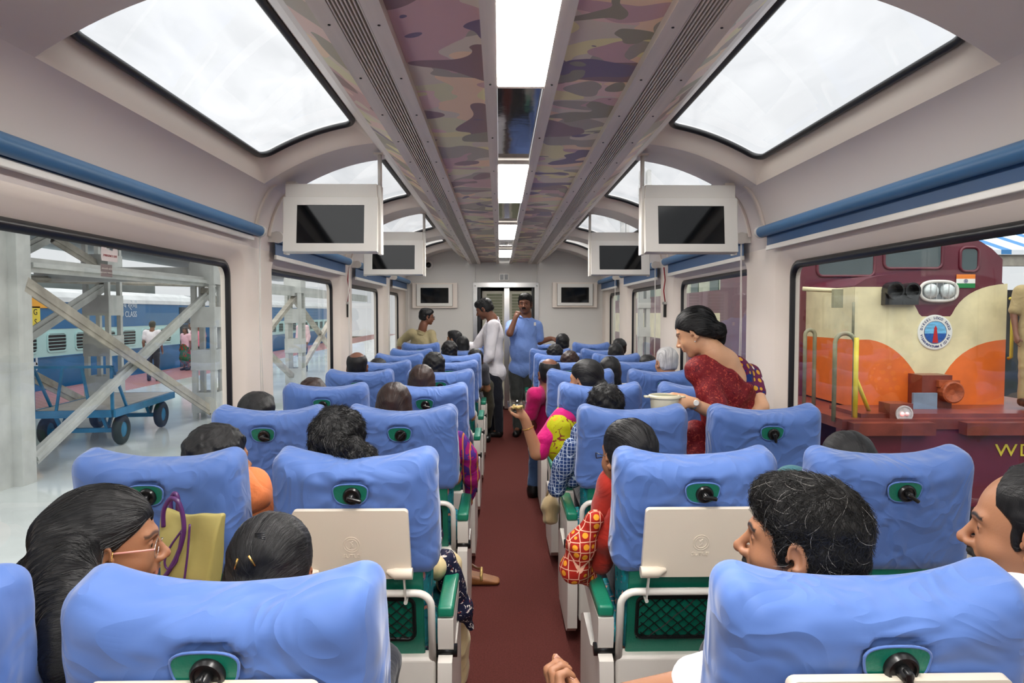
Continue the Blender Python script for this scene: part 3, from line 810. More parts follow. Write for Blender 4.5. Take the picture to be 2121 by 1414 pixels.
for k in range(2):
    y0=yB+5.2*k
    tpart('brace',lambda b:(b.bar((XN,y0,GZ+.2),(XN,y0+5.2,1.9),.1,.12,(1,0,0)),b.bar((XN-.05,y0,1.9),(XN-.05,y0+5.2,GZ+.2),.1,.12,(1,0,0))),M['rusty'])
tpart('beam',lambda b:(b.box(XF-.2,yA-1,2.9,XN+.2,yA-.6,3.2),b.box(XF-.2,yB-.1,2.05,XN+.1,yB+.1,2.3)),M['galv'])
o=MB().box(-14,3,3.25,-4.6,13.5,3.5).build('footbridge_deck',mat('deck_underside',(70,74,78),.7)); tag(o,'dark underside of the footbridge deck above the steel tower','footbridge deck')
# ---- trolley
def trolley():
    c=(-5.95,10.3,GZ); r=thing('luggage_trolley','blue flat luggage trolley with rubber wheels on the wet platform','trolley',c,math.radians(6))
    b=MB(); b.box(-.5,-1.0,.50,.5,1.15,.53); b.build('deck',M['wood'],r)
    b=MB()
    for x in (-.52,.52): b.box(x-.03,-1.02,.43,x+.03,1.17,.53)
    for y in (-1.02,1.14): b.box(-.52,y,.43,.52,y+.04,.53)
    b.build('deck_frame',M['cartblue'],r)
    b=MB()
    for y in (-.7,.75):
        b.box(-.45,y-.03,.18,.45,y+.03,.24)
        for x in (-.3,.3): b.bar((x,y-.16,.44),(x,y,.22),.04,.04); b.bar((x,y+.16,.44),(x,y,.22),.04,.04)
    b.build('axle_frame',M['cartblue'],r)
    b=MB()
    for x in (-.5,.5): b.bar((x,-1.0,.5),(x,-1.0,1.12),.035,.035)
    for x in (-.5,.5): b.bar((x,-.55,.5),(x,-.98,1.12),.03,.03)
    b.bar((-.5,-1.0,1.12),(.5,-1.0,1.12),.035,.035); b.bar((-.22,-1.0,.5),(-.12,-1.0,1.12),.03,.03); b.bar((.22,-1,.5),(.12,-1,1.12),.03,.03)
    b.build('push_handle',M['cartblue'],r)
    for y in (-.7,.75):
        for x in (-.48,.48):
            T=Matrix.Translation((x,y,.215))@Matrix.Rotation(PI/2,4,'Y')
            b=MB(); b.tube([T@Vector((.155*math.cos(t),.155*math.sin(t),0)) for t in np.linspace(0,2*PI,25)[:-1]],.06,8,closed=True); w=b.build('wheel',M['rubber'],r,True)
            b=MB(); b.lathe([(.11,-.03),(.11,.03),(.03,.045)],16,T); b.build('hub',M['cartblue'],w)
trolley()
# ---- blue coaches
def carriage(name,label,x0,y0,y1,txt=True,zr=2.2):
    r=thing(name,label,'railway carriage',(x0,0,-1.4),0,'blue carriages at the platform'); zz=1.4
    W=2.9
    def prof(pts,y0,y1):
        vs=[(x,y,z+zz) for y in (y0,y1) for x,z in pts]; n=len(pts)
        return vs,[tuple(range(n)),tuple(range(2*n-1,n-1,-1))]+[(i,n+i,n+(i+1)%n,(i+1)%n) for i in range(n)]
    b=MB(); b.add(*prof([(0,-.95),(0,zr-.42),(-W,zr-.42),(-W,-.95)],y0,y1)); b.build('body',M['tblue'],r)
    b=MB(); pts=[(.03,zr-.42),(.0,zr-.3),(-.15,zr-.16),(-.5,zr-.05),(-W/2,zr),(-W+.5,zr-.05),(-W+.15,zr-.16),(-W,zr-.3),(-W-.03,zr-.42)]
    b.add(*prof(pts,y0-.02,y1+.02)); b.build('roof',M['troof'],r)
    z0,z1=.42,1.10
    b=MB(); b.box(.0,y0+.0,z0+zz,.012,y1,z1+zz); b.build('pale_band',M['tpale'],r)
    b=MB(); b.box(0,y0,z0-.02+zz,.02,y1,z0+zz); b.box(0,y0,-.97+zz,.02,y1,-.9+zz); b.box(0,y0,z1+zz,.02,y1,z1+.02+zz); b.build('waist_rail',M['tblue'],r)
    y=y0+1.3; k=0
    while y<y1-2.4:
        if k%4!=3 or True:
            f=MB(); L=rr_loop(y,z0+.1+zz,y+.78,z1-.08+zz,.1,4,2); L2=rr_loop(y+.04,z0+.14+zz,y+.74,z1-.12+zz,.08,4,2)
            vs,fs=loft_loops([[(.012,a,c) for a,c in L],[(.03,a,c) for a,c in L],[(.03,a,c) for a,c in L2],[(.014,a,c) for a,c in L2]]); f.add(vs,fs)
            wo=f.build('window',M['tpale'],r)
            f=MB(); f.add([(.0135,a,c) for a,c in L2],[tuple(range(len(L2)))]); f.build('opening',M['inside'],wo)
            f=MB(); 
            for q in range(5): f.box(.02,y+.03,z0+.19+q*.085+zz,.034,y+.75,z0+.205+q*.085+zz)
            f.build('window_bars',M['tpale'],wo)
        y+=1.12; k+=1
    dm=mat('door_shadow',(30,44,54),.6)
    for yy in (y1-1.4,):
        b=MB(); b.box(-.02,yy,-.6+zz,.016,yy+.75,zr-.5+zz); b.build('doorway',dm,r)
    b=MB()
    for yy in (y0+2.5,y1-3): b.box(-2.6,yy-1.4,-1.3+zz,-.2,yy+1.4,-.9+zz)
    b.build('bogie',M['inside'],r)
    return r
T1X=-11.25
def Pt(px,py): return Pn(px,py,T1X)
yE=Pt(408,650).y
car=carriage('railway_carriage','blue and pale blue carriage with barred windows standing nearest across the platform',T1X,9.0,yE)
car2=carriage('railway_carriage','farther blue carriage coupled beyond the nearest one, seen through the second window',T1X,yE+1.2,yE+22,False)
MT=Matrix.Translation((.02,0,1.4))@Matrix(((0,0,1,0),(1,0,0,0),(0,1,0,0),(0,0,0,1)))
def sign_on_train(px,py,s,size,m,sx=1):
    p=Pt(px,py); text_mesh('lettering',s,size,m,car,Matrix.Translation((0,p.y,p.z))@MT,.002,sx)
wt=mat('white_lettering',(190,205,215),.5)
sign_on_train(265,632,'तीय श्रेणी',.26,wt); sign_on_train(262,651,'ND CLASS',.24,wt)
p=Pt(66,627); b=MB(); b.box(.018,p.y-.75,p.z+1.4-.12,.03,p.y+.75,p.z+1.4+.12); b.build('name_board',mat('orange_board',(226,160,40),.5),car); sign_on_train(66,627,'विशाखा',.2,mat('dark_lettering',(60,30,20),.6))
p=Pt(71,656); b=MB(); b.box(.018,p.y-.17,p.z+1.4-.25,.03,p.y+.17,p.z+1.4+.25); b.build('class_plate',mat('yellow_plate',(220,200,60),.5),car)
text_mesh('plate_letter','G',.2,M['dark'],car,Matrix.Translation((.012,p.y,p.z+.11))@MT,.002); text_mesh('plate_letter','S',.2,M['dark'],car,Matrix.Translation((.012,p.y,p.z-.13))@MT,.002)
p=Pt(70,756); b=MB(); b.lathe([(.12,0),(.12,.004)],10,Matrix.Translation((.02,p.y,p.z+1.4-.04))@Matrix.Rotation(PI/2,4,'Y')); b.box(.018,p.y-.12,p.z+1.4,.024,p.y-.05,p.z+1.6); b.box(.018,p.y+.04,p.z+1.4,.024,p.y+.11,p.z+1.58); b.build('paint_patch',wt,car)
# far buildings, trees
o=MB().box(-34,14,-1.5,-30,60,4.0).build('station_building',mat('pale_building',(196,206,204),.7,var=.15,vscale=.5)); tag(o,'long pale station building far beyond the blue carriages','building')
b=MB()
for k in range(10): b.box(-30,16+k*4.4,1.6,-29.96,18.2+k*4.4,3.0)
b.build('window_row',mat('shaded_pane',(110,130,140),.4),o)['kind']='stuff'
o=MB().box(-29,34,5.6,-13.5,90,5.8).build('platform_canopy',mat('canopy_sheet',(200,212,222),.5,var=.1,vscale=.6)); tag(o,'pale sheet canopy over the farther platform','canopy')
def tree(x,y,h,lab,seed):
    r=thing('leafy_tree',lab,'tree',(x,y,-1.5)); rr=random.Random(seed)
    b=MB(); b.tube([(0,0,0),(.1,0,h*.4),(0,.1,h*.7)],[.25,.2,.08],8); b.build('trunk',mat('bark',(80,64,50),.9),r,True)
    vs=[];fs=[]
    for k in range(2600):
        c=Vector((rr.gauss(0,1),rr.gauss(0,1),rr.gauss(0,1))).normalized()*(.55+.45*rr.random()); c=Vector((c.x*h*.36,c.y*h*.36,c.z*h*.3+h*.72))
        u=Vector((rr.uniform(-1,1),rr.uniform(-1,1),rr.uniform(-1,1))).normalized()*.22; v=u.orthogonal().normalized()*.12
        i=len(vs); vs+=[c-u,c+v,c+u,c-v]; fs.append((i,i+1,i+2,i+3))
    mobj('foliage',vs,fs,mat('tree_leaves',(74,100,62),.7,var=.3,vscale=3),r)
tree(-26,22,6.6,'green tree rising behind the blue carriage roof',2)
tree(19,42,8,'green tree seen through the right side windows',5)
# ------------------------------------------------------------------ outside, right: locomotive
def mat_loco(name,c,r=.34): return mat(name,c,r,var=.14,vscale=4,detail=7,coat=.2)
MM,MC,MO=mat_loco('loco_maroon',(96,30,46)),mat_loco('loco_cream',(222,212,170)),mat_loco('loco_orange',(222,108,40))
MR=mat('loco_deck_brown',(112,52,40),.3,var=.3,vscale=5,detail=8); MY=mat('hazard_yellow',(214,196,60),.45,var=.1)
LY=7.3; LX0,LX1=P(1768,700,LY).x,P(2083,700,LY).x; LC=(LX0+LX1)/2+.02
loco=thing('diesel_locomotive','maroon, cream and orange diesel locomotive with round emblem on the next track','locomotive',(LC,LY,-1.5))
def lp(name,b,m,parent=None,smooth=False):
    o=b.build(name,m,parent or loco,smooth)
    if parent is None: o.matrix_parent_inverse=Matrix.Translation((-LC,-LY,1.5))
    return o
def FZ(py,d=LY): return P(1900,py,d).z
zb,zt=FZ(842),FZ(580)
hw=(LX1-LX0)/2; xc=(LX0+LX1)/2
def arch_prof(x0,x1,z0,z1,rise,k=14,edge=.06):
    pts=[(x0,z0),(x1,z0)]
    for i in range(k+1):
        t=i/k; x=x1+(x0-x1)*t; pts.append((x,z1+rise*(1-(2*t-1)**2)-edge*abs(2*t-1)**10))
    return pts
def ext(pts,y0,y1):
    n=len(pts); vs=[(x,y,z) for y in (y0,y1) for x,z in pts]
    return vs,[tuple(range(n)),tuple(range(2*n-1,n-1,-1))]+[(i,n+i,n+(i+1)%n,(i+1)%n) for i in range(n)]
b=MB(); b.add(*ext(arch_prof(LX0,LX1,zb,zt,.09),LY,LY+1.2)); lp('nose',b,MM)
# livery areas on the nose front
def FX(px,d=LY): return P(px,700,d).x
def curve(p0,c,p1,k=10): return [((1-t)**2*p0[0]+2*t*(1-t)*c[0]+t*t*p1[0],(1-t)**2*p0[1]+2*t*(1-t)*c[1]+t*t*p1[1]) for t in np.linspace(0,1,k)]
def flatpoly(px):
    return [(FX(x),FZ(y)) for x,y in px]
cream=[(1768,703),(1790,703)]+curve((1800,703),(1862,712),(1902,782))+[(1945,792)]+curve((1950,790),(1985,708),(2083,703))+[(2083,587)]+curve((2070,586),(1995,592),(1966,655))+[(1908,655)]+curve((1902,650),(1880,600),(1826,594))+[(1768,594)]
b=MB(); n=[Vector((x,LY-.004,z)) for x,z in flatpoly(cream)]
bm=bmesh.new(); 
def poly_obj(name,pts,m,th=.0,y=LY-.004):
    bm=bmesh.new(); vs=[bm.verts.new((x,y,z)) for x,z in pts]; f=bm.faces.new(vs); bmesh.ops.triangulate(bm,faces=[f]); me=bpy.data.meshes.new(name); bm.to_mesh(me); bm.free(); me.materials.append(m)
    o=bpy.data.objects.new(name,me); link(o,loco); o.matrix_parent_inverse=Matrix.Translation((-LC,-LY,1.5)); return o
def strip(name,top,bot,m,y):
    xs=sorted(set([a for a,_ in top]+[a for a,_ in bot]+list(np.linspace(1768,2083,60))))
    tx,ty=zip(*top); bx,by=zip(*bot); b=MB(); vs=[]
    for x in xs: vs+=[(FX(x),y,FZ(float(np.interp(x,tx,ty)))),(FX(x),y,FZ(float(np.interp(x,bx,by))))]
    b.add(vs,[(2*k,2*k+1,2*k+3,2*k+2) for k in range(len(xs)-1)]); lp(name,b,m)
edge=[(1768,703),(1790,703)]+curve((1800,703),(1862,712),(1902,782))+[(1945,792)]+curve((1950,790),(1985,708),(2083,703))
topc=[(1768,594)]+curve((1826,594),(1880,600),(1902,650))+[(1908,655),(1966,655)]+curve((1970,650),(1995,592),(2083,587))
strip('cream_livery',topc,edge,MC,LY-.004)
strip('orange_livery',edge,[(1768,842),(2083,842)],MO,LY-.004)
b=MB(); b.box(LX0-.004,LY,FZ(703),LX0,LY+1.18,FZ(594)); lp('cream_livery',b,MC)
b=MB(); b.box(LX0-.004,LY,zb,LX0,LY+1.18,FZ(703)); lp('orange_livery',b,MO)
# cab
CY=LY+1.15; cx0,cx1=P(1655,700,CY).x-.25,P(2072,700,CY).x; 
b=MB(); b.add(*ext(arch_prof(cx0,cx1,-.2,FZ(520,CY),.36,20,.1),CY,CY+2.3)); lp('cab',b,MM)
gl=mat('cab_glass',(60,78,80),.08,var=.2,vscale=2,spec=.9)
for (a,c,e,f_) in ((1703,1823,508,572),(1843,1965,496,556),(2003,2042,512,562)):
    L=rr_loop(P(a,0,CY).x,FZ(f_,CY),P(c,0,CY).x,FZ(e,CY),.07,5,2)
    b=MB(); b.tube([(x,CY-.005,z) for x,z in L],.02,6,closed=True); w=lp('cab_window',b,MM,None,True)
    b=MB(); b.add([(x,CY-.006,z) for x,z in L],[tuple(range(len(L)))]); b.build('cab_pane',gl,w)
# long hood behind and frame
b=MB(); b.box(xc-.85,CY+2.3,-.2,xc+.85,CY+14,1.9); lp('engine_hood',b,MM)
b=MB(); b.box(xc-.86,CY+2.3,.9,xc+.86,CY+14,1.5); lp('cream_livery',b,MC)
DY=6.55
dx0=P(1748,700,DY).x; dx1=dx0+2.95; dzt=P(1900,868,DY).z
b=MB(); b.box(dx0,DY,dzt-.10,dx1,CY+14,dzt); b.box(LX0-.25,DY+.1,dzt,LX1+.3,LY,dzt+.04); lp('running_deck',b,MR)
b=MB(); b.box(dx0,DY+.02,-1.05,dx1,DY+.12,dzt-.1); lp('buffer_beam',b,MM)
b=MB()
for x in (dx0+.45,dx0+1.55,dx1-.4): b.box(x-.4,DY-.12,dzt-.14,x+.4,DY,dzt-.02)
lp('step_plate',b,MR)
for x in (dx0+.55,dx1-.55):
    b=MB(); R=Matrix.Translation((x,DY,-.55))@Matrix.Rotation(PI/2,4,'X'); b.lathe([(.1,0),(.1,.25),(.24,.25),(.24,.3),(.05,.33)],20,R); lp('buffer',b,M['dark'],None,True)
b=MB(); b.box(xc-.15,DY-.15,-.75,xc+.15,DY,-.4); b.box(xc-.1,DY-.35,-.65,xc+.1,DY-.1,-.5); lp('coupler',b,M['dark'])
p=P(2086,934,DY); t=text_mesh('lettering','W',.17,MY,loco,Matrix.Translation((p.x,DY+.015,p.z))@RX,.003,1.25); t.matrix_parent_inverse=Matrix.Translation((-LC,-LY,1.5))
t=text_mesh('lettering','D',.17,MY,loco,Matrix.Translation((p.x+.2,DY+.015,p.z))@RX,.003,1.1); t.matrix_parent_inverse=Matrix.Translation((-LC,-LY,1.5))
# headlight
h0=P(1941,603,LY); L=[]
b=MB(); fr_=[]
for t in np.linspace(0,2*PI,33)[:-1]:
    c_,s_=math.cos(t),math.sin(t); x=abs(c_)**.7*math.copysign(.20,c_); z=abs(s_)**.7*math.copysign(.105,s_); fr_.append(Vector((h0.x+x,LY-.03,h0.z+z)))
b.tube(fr_,.018,8,closed=True); hl=lp('headlight',b,M['white'],None,True)
b=MB(); b.add(fr_,[tuple(range(32))]); b.build('backplate',mat('lamp_reflector_back',(120,124,126),.3,.5),hl)
for s in (-1,1):
    b=MB(); b.lathe([(.085,0),(.07,.03),(.03,.05),(.004,.055)],20,Matrix.Translation((h0.x+s*.088,LY-.032,h0.z))@RX); b.build('lamp',mat('lamp_lens',(205,214,214),.12,var=.25,vscale=30,spec=.9),hl,True)
b=MB()
for k in range(5): b.box(h0.x-.13+k*.065,LY-.095,h0.z-.09,h0.x-.125+k*.065,LY-.09,h0.z+.09)
b.build('guard_bars',M['steel'],hl)
# horns / round dark ports
for px_,w_ in ((1843,.19),(1878,.17)):
    q=P(px_,606,LY); b=MB(); b.lathe([(w_/2,0),(w_/2,.12),(w_/2-.02,.12),(w_/2-.03,.03)],18,Matrix.Translation((q.x,LY,q.z+.02))@RX); b.box(q.x-w_/2,LY-.08,q.z-.13,q.x+w_/2,LY,q.z-.0); lp('horn_port',b,M['dark'],None)
# flag
q=P(1999,582,LY); fw,fh=.205,.145
for k,(c_) in enumerate(((232,130,40),(236,236,232),(30,130,70))):
    b=MB(); z1=q.z+fh/2-k*fh/3; b.box(q.x-fw/2,LY-.012,z1-fh/3,q.x+fw/2,LY-.008,z1)
    fo=lp('flag_stripe',b,mat('flag_colour',c_,.5)); fo['label']=['saffron stripe of the flag plate','white stripe of the flag plate','green stripe of the flag plate'][k]
navy=mat('navy_ink',(30,40,110),.5)
b=MB(); b.tube([(q.x+.02*math.cos(t),LY-.013,q.z+.02*math.sin(t)) for t in np.linspace(0,2*PI,17)[:-1]],.0022,5,closed=True); 
for k in range(12): a=2*PI*k/12; b.bar((q.x,LY-.013,q.z),(q.x+.019*math.cos(a),LY-.013,q.z+.019*math.sin(a)),.0014,.0014)
lp('flag_wheel',b,navy)
# emblem
q=P(1935,688,LY); Rr=.19
b=MB(); b.lathe([(Rr,0),(Rr,.012),(Rr-.01,.016)],40,Matrix.Translation((q.x,LY-.003,q.z))@RX); em=lp('round_emblem',b,mat('emblem_white',(226,228,222),.4,var=.06))
def disc(nm,m,r,y,z0=None,z1=None):
    pts=[]
    for t in np.linspace(0,2*PI,49)[:-1]:
        z=r*math.sin(t); x=r*math.cos(t)
        if z0 is not None: z=min(max(z,z0),z1)
        pts.append((q.x+x if (z0 is None or z0<r*math.sin(t)<z1) else q.x+math.copysign(math.sqrt(max(0,r*r-z*z)),x),y,q.z+z))
    b=MB(); b.add(pts,[tuple(range(48))]); return b.build(nm,m,em)
disc('emblem_sky',mat('emblem_sky_blue',(110,180,220),.5,var=.25,vscale=12,stretch=(1,1,4)),.118,LY-.0205)
disc('emblem_sea',mat('emblem_sea_blue',(30,84,160),.5,var=.3,vscale=30),.118,LY-.0215,-.118,-.012)
b=MB(); b.add([(q.x-.032,LY-.023,q.z-.112),(q.x+.032,LY-.023,q.z-.112),(q.x+.014,LY-.023,q.z+.035),(q.x-.014,LY-.023,q.z+.035)],[(0,1,2,3)]); b.add([(q.x-.02,LY-.023,q.z+.035),(q.x+.02,LY-.023,q.z+.035),(q.x+.008,LY-.023,q.z+.06),(q.x,LY-.023,q.z+.075),(q.x-.008,LY-.023,q.z+.06)],[(0,1,2,3,4)]); b.build('emblem_lighthouse',mat('emblem_red',(190,36,40),.5),em)
b=MB(); b.tube([(q.x+.122*math.cos(t),LY-.02,q.z+.122*math.sin(t)) for t in np.linspace(0,2*PI,41)[:-1]],.002,5,closed=True); b.build('emblem_ring',navy,em)
def arc_text(s,a0,a1,r,top=True):
    n=len(s)
    for i,ch in enumerate(s):
        if ch==' ': continue
        a=math.radians(a0+(a1-a0)*i/(n-1))
        rot=a-PI/2 if top else a+PI/2
        T=Matrix.Translation((q.x+r*math.cos(a),LY-.021,q.z+r*math.sin(a)))@Matrix.Rotation(-rot,4,'Y')@RX
        yield ch,T
letters=MB()
allm=[]
for s,a0,a1,tp in (('DIESEL LOCO SHED',166,14,True),('VISAKHAPATNAM E CO RLY',192,348,False)):
    for ch,T in arc_text(s,a0,a1,.155,tp):
        cu=bpy.data.curves.new('t','FONT'); cu.body=ch; cu.size=.035; cu.align_x='CENTER'; cu.align_y='CENTER'; cu.offset=.001
        t=bpy.data.objects.new('t',cu); C.objects.link(t); bpy.context.view_layer.update(); me=bpy.data.meshes.new_from_object(t); bpy.data.objects.remove(t)
        letters.add([T@v.co for v in me.vertices],[tuple(p.vertices) for p in me.polygons])
letters.build('emblem_lettering',navy,em)
# rusty hooded lamp, plate, marker light
q=P(1912,805,LY); b=MB(); b.box(q.x-.17,LY-.25,q.z-.2,q.x+.15,LY-.0,q.z+.17); lp('lamp_box',b,MR)
b=MB(); b.lathe([(.11,0),(.115,.10),(.10,.11),(.03,.08)],18,Matrix.Translation((q.x+.1,LY-.25,q.z+.0))@RX); b.box(q.x-.02,LY-.3,q.z+.05,q.x+.2,LY-.25,q.z+.12); lp('round_cover',b,mat('rust_orange',(150,72,36),.6,var=.3,vscale=20))
q=P(1919,838,LY-.35); b=MB(); b.box(q.x-.125,LY-.33,q.z-.12,q.x+.125,LY-.30,q.z+.12); lp('blue_grey_plate',b,mat('plate_blue_grey',(118,136,156),.45,var=.15))
q=P(1866,857,DY+.05); b=MB(); b.box(q.x-.11,DY+.05,q.z-.09,q.x+.12,DY+.25,q.z+.10); mk=lp('marker_light',b,MR)
b=MB(); b.lathe([(.085,0),(.085,.015),(.072,.015),(.070,.006),(.002,.010)],24,Matrix.Translation((q.x+.03,DY+.05,q.z))@RX); o_=b.build('lens',mat('marker_lens_white',(190,186,186),.15,var=.2,vscale=30),mk); shade_auto(o_.data,30)
for dx_ in (-.022,.025):
    b=MB(); b.lathe([(.022,.006),(.02,.018),(.002,.022)],12,Matrix.Translation((q.x+.03+dx_,DY+.05,q.z))@RX); b.build('red_lamp',mat_emit('red_marker_glow',(1,.12,.12),1.4 if dx_<0 else .3),mk,True)
# handrails
def rail(pts,r,m): b=MB(); b.tube(pts,r,8); lp('handrail',b,m,None,True)
def U(pxa,pxb,pyt,pyb,d,m):
    a=P(pxa,pyt,d); c=P(pxb,pyt,d); z0=P(pxa,pyb,d).z; rr=(c.x-a.x)/2
    pts=[(a.x,d,z0),(a.x,d,a.z-rr)]+[(a.x+rr-rr*math.cos(t),d,a.z-rr+rr*math.sin(t)) for t in np.linspace(.2,PI-.2,8)]+[(c.x,d,a.z-rr),(c.x,d,z0)]
    rail(pts,.022,m)
gy=mat('rail_grey_yellow',(140,138,110),.5,var=.3,vscale=6)
U(1730,1772,690,872,6.7,gy); U(1668,1688,683,842,7.6,gy)
a=P(1772,700,6.7); rail([(a.x+.0,6.68,P(0,700,6.7).z),(a.x,6.68,P(0,870,6.7).z)],.024,MY); rail([(a.x,6.68,P(0,785,6.7).z),(P(1805,870,6.9).x,6.9,P(0,870,6.9).z)],.02,MY)
a=P(2098,618,7.2); rail([(LX1,7.25,a.z),(a.x,7.2,a.z),(a.x,7.2,P(0,742,7.2).z),(LX1,7.25,P(0,745,7.2).z)],.018,MY)
a=P(1675,597,7.35); c=P(1745,602,7.3); rail([(a.x,7.5,a.z),(c.x,7.3,c.z)],.025,MC)
a=P(1765,630,7.28); rail([(a.x,LY-.05,P(0,625,7.3).z),(a.x,LY-.05,P(0,695,7.3).z)],.014,gy)
b=MB(); a=P(1732,618,7.3); b.box(a.x-.05,7.25,a.z-.1,a.x+.05,7.3,a.z+.1); lp('rail_bracket',b,gy)
# things beyond the locomotive
def mat_stripes():
    m,nt,b,out=newmat('blue_white_roof_sheets'); b.inputs['Roughness'].default_value=.5
    co=coords(nt,(1,1,1)); wv=N(nt,'ShaderNodeTexWave',inp={'Scale':.45,'Distortion':0}); wv.bands_direction='X'; nt.links.new(co,wv.inputs['Vector']); r=ramp(nt,[(.5,srgb(226,232,238)),(.75,srgb(60,130,190))],True); nt.links.new(wv.outputs[0],r.inputs[0]); nt.links.new(r.outputs[0],b.inputs['Base Color']); return m
r=thing('shed_roof','blue and white striped sheet roof shed beyond the locomotive','shed roof',(15,18,2))
b=MB(); b.add([(-4.5,-3,.8),(12,-3,.8),(12,4,3.2),(-4.5,4,3.2),(-4.5,-3,.9),(12,-3,.9),(12,4,3.3),(-4.5,4,3.3)],[(0,1,2,3),(4,5,6,7),(0,1,5,4),(1,2,6,5),(2,3,7,6),(3,0,4,7)]); b.build('roof_sheets',mat_stripes(),r)
for x in (-4,1,6,11):
    b=MB(); b.box(x-.12,-2.8,-3.5,x+.12,-2.6,.8); b.build('post',M['rusty'],r)
b=MB(); b.box(-4.3,-2.9,.55,12,-2.75,.8); b.build('eaves_beam',M['rusty'],r)
o=MB().box(11,20.5,-1.5,30,24,5.8 if False else 2.2).build('depot_building',mat('depot_dark_wall',(84,90,92),.8,var=.3,vscale=1)); tag(o,'dark depot building wall under the striped roof','building')
r=thing('goods_wagon','blue wagon behind the locomotive seen through the second right window','wagon',(8.4,22,-1.5))
b=MB(); b.box(-1.4,-5,.9,1.4,7,2.7); b.build('wagon_body',M['tblue'],r)
b=MB(); b.box(-1.45,-5.05,2.7,1.45,7.05,2.8); b.box(-1.45,-5.05,.8,1.45,7.05,.9); b.build('wagon_rail',M['galv'],r)
b=MB(); b.box(-1,-4,0,1,6,.8); b.build('wagon_bogie',M['inside'],r)
o=MB().box(12.5,26,-1.5,15,80,5.2).build('yard_building',mat('yard_pale_wall',(188,192,172),.8,var=.15,vscale=.6)); tag(o,'long pale greenish yard building beyond the right windows','building')
b=MB()
for k in range(12): b.box(12.45,27+k*4,1.2,12.5,28.6+k*4,3.4)
b.build('window_row',mat('dark_green_pane',(60,84,74),.3),o)['kind']='stuff'
# metal posts along the right track
for k,(x,y) in enumerate(((3.0,14.5),(3.4,19),(3.2,25))):
    b=MB(); lattice(b,x,y,-1.5,4.5,.22,.22,.6,.1,.2); o=b.build('track_mast',M['galv']); tag(o,'pale lattice mast beside the right hand track, %s of three'%['nearest','middle','farthest'][k],'mast',group='track masts')
# emergency sign sticker on the left window
r=thing('exit_sticker','white and grey emergency exit sticker on the left front window','sticker',(0,0,0))
a=Pn(266,528,-1.50)
MW=Matrix.Translation((-1.572,a.y,a.z))@Matrix(((0,0,1,0),(1,0,0,0),(0,1,0,0),(0,0,0,1)))
b=MB(); 
pl=[(-.055,-.03),(.05,-.03),(.055,.012),(.048,.03),(.03,.032),(.02,.012),(-.02,.016),(-.03,.045),(-.05,.05),(-.058,.0)]
b.prism(pl,MW@Matrix.Translation((-.0,.005,0)),0,.002); b.build('white_label',mat('sticker_white',(214,204,200),.5),r)
b=MB(); b.prism([(-.062,-.085),(.012,-.085),(.012,-.038),(-.062,-.038)],MW,0,.002); b.build('grey_label',mat('sticker_grey',(120,106,104),.5),r)
rt=mat('sticker_red',(150,40,50),.5)
text_mesh('lettering','EMERGENCY EXIT',.0115,rt,r,MW@Matrix.Translation((0,-.004,.003)),.0003)
text_mesh('lettering','आपातकालीन खिड़की',.009,M['white'],r,MW@Matrix.Translation((-.025,-.055,.003)),.0003)
text_mesh('lettering','EMERGENCY WINDOW',.0075,M['white'],r,MW@Matrix.Translation((-.025,-.07,.003)),.0003)
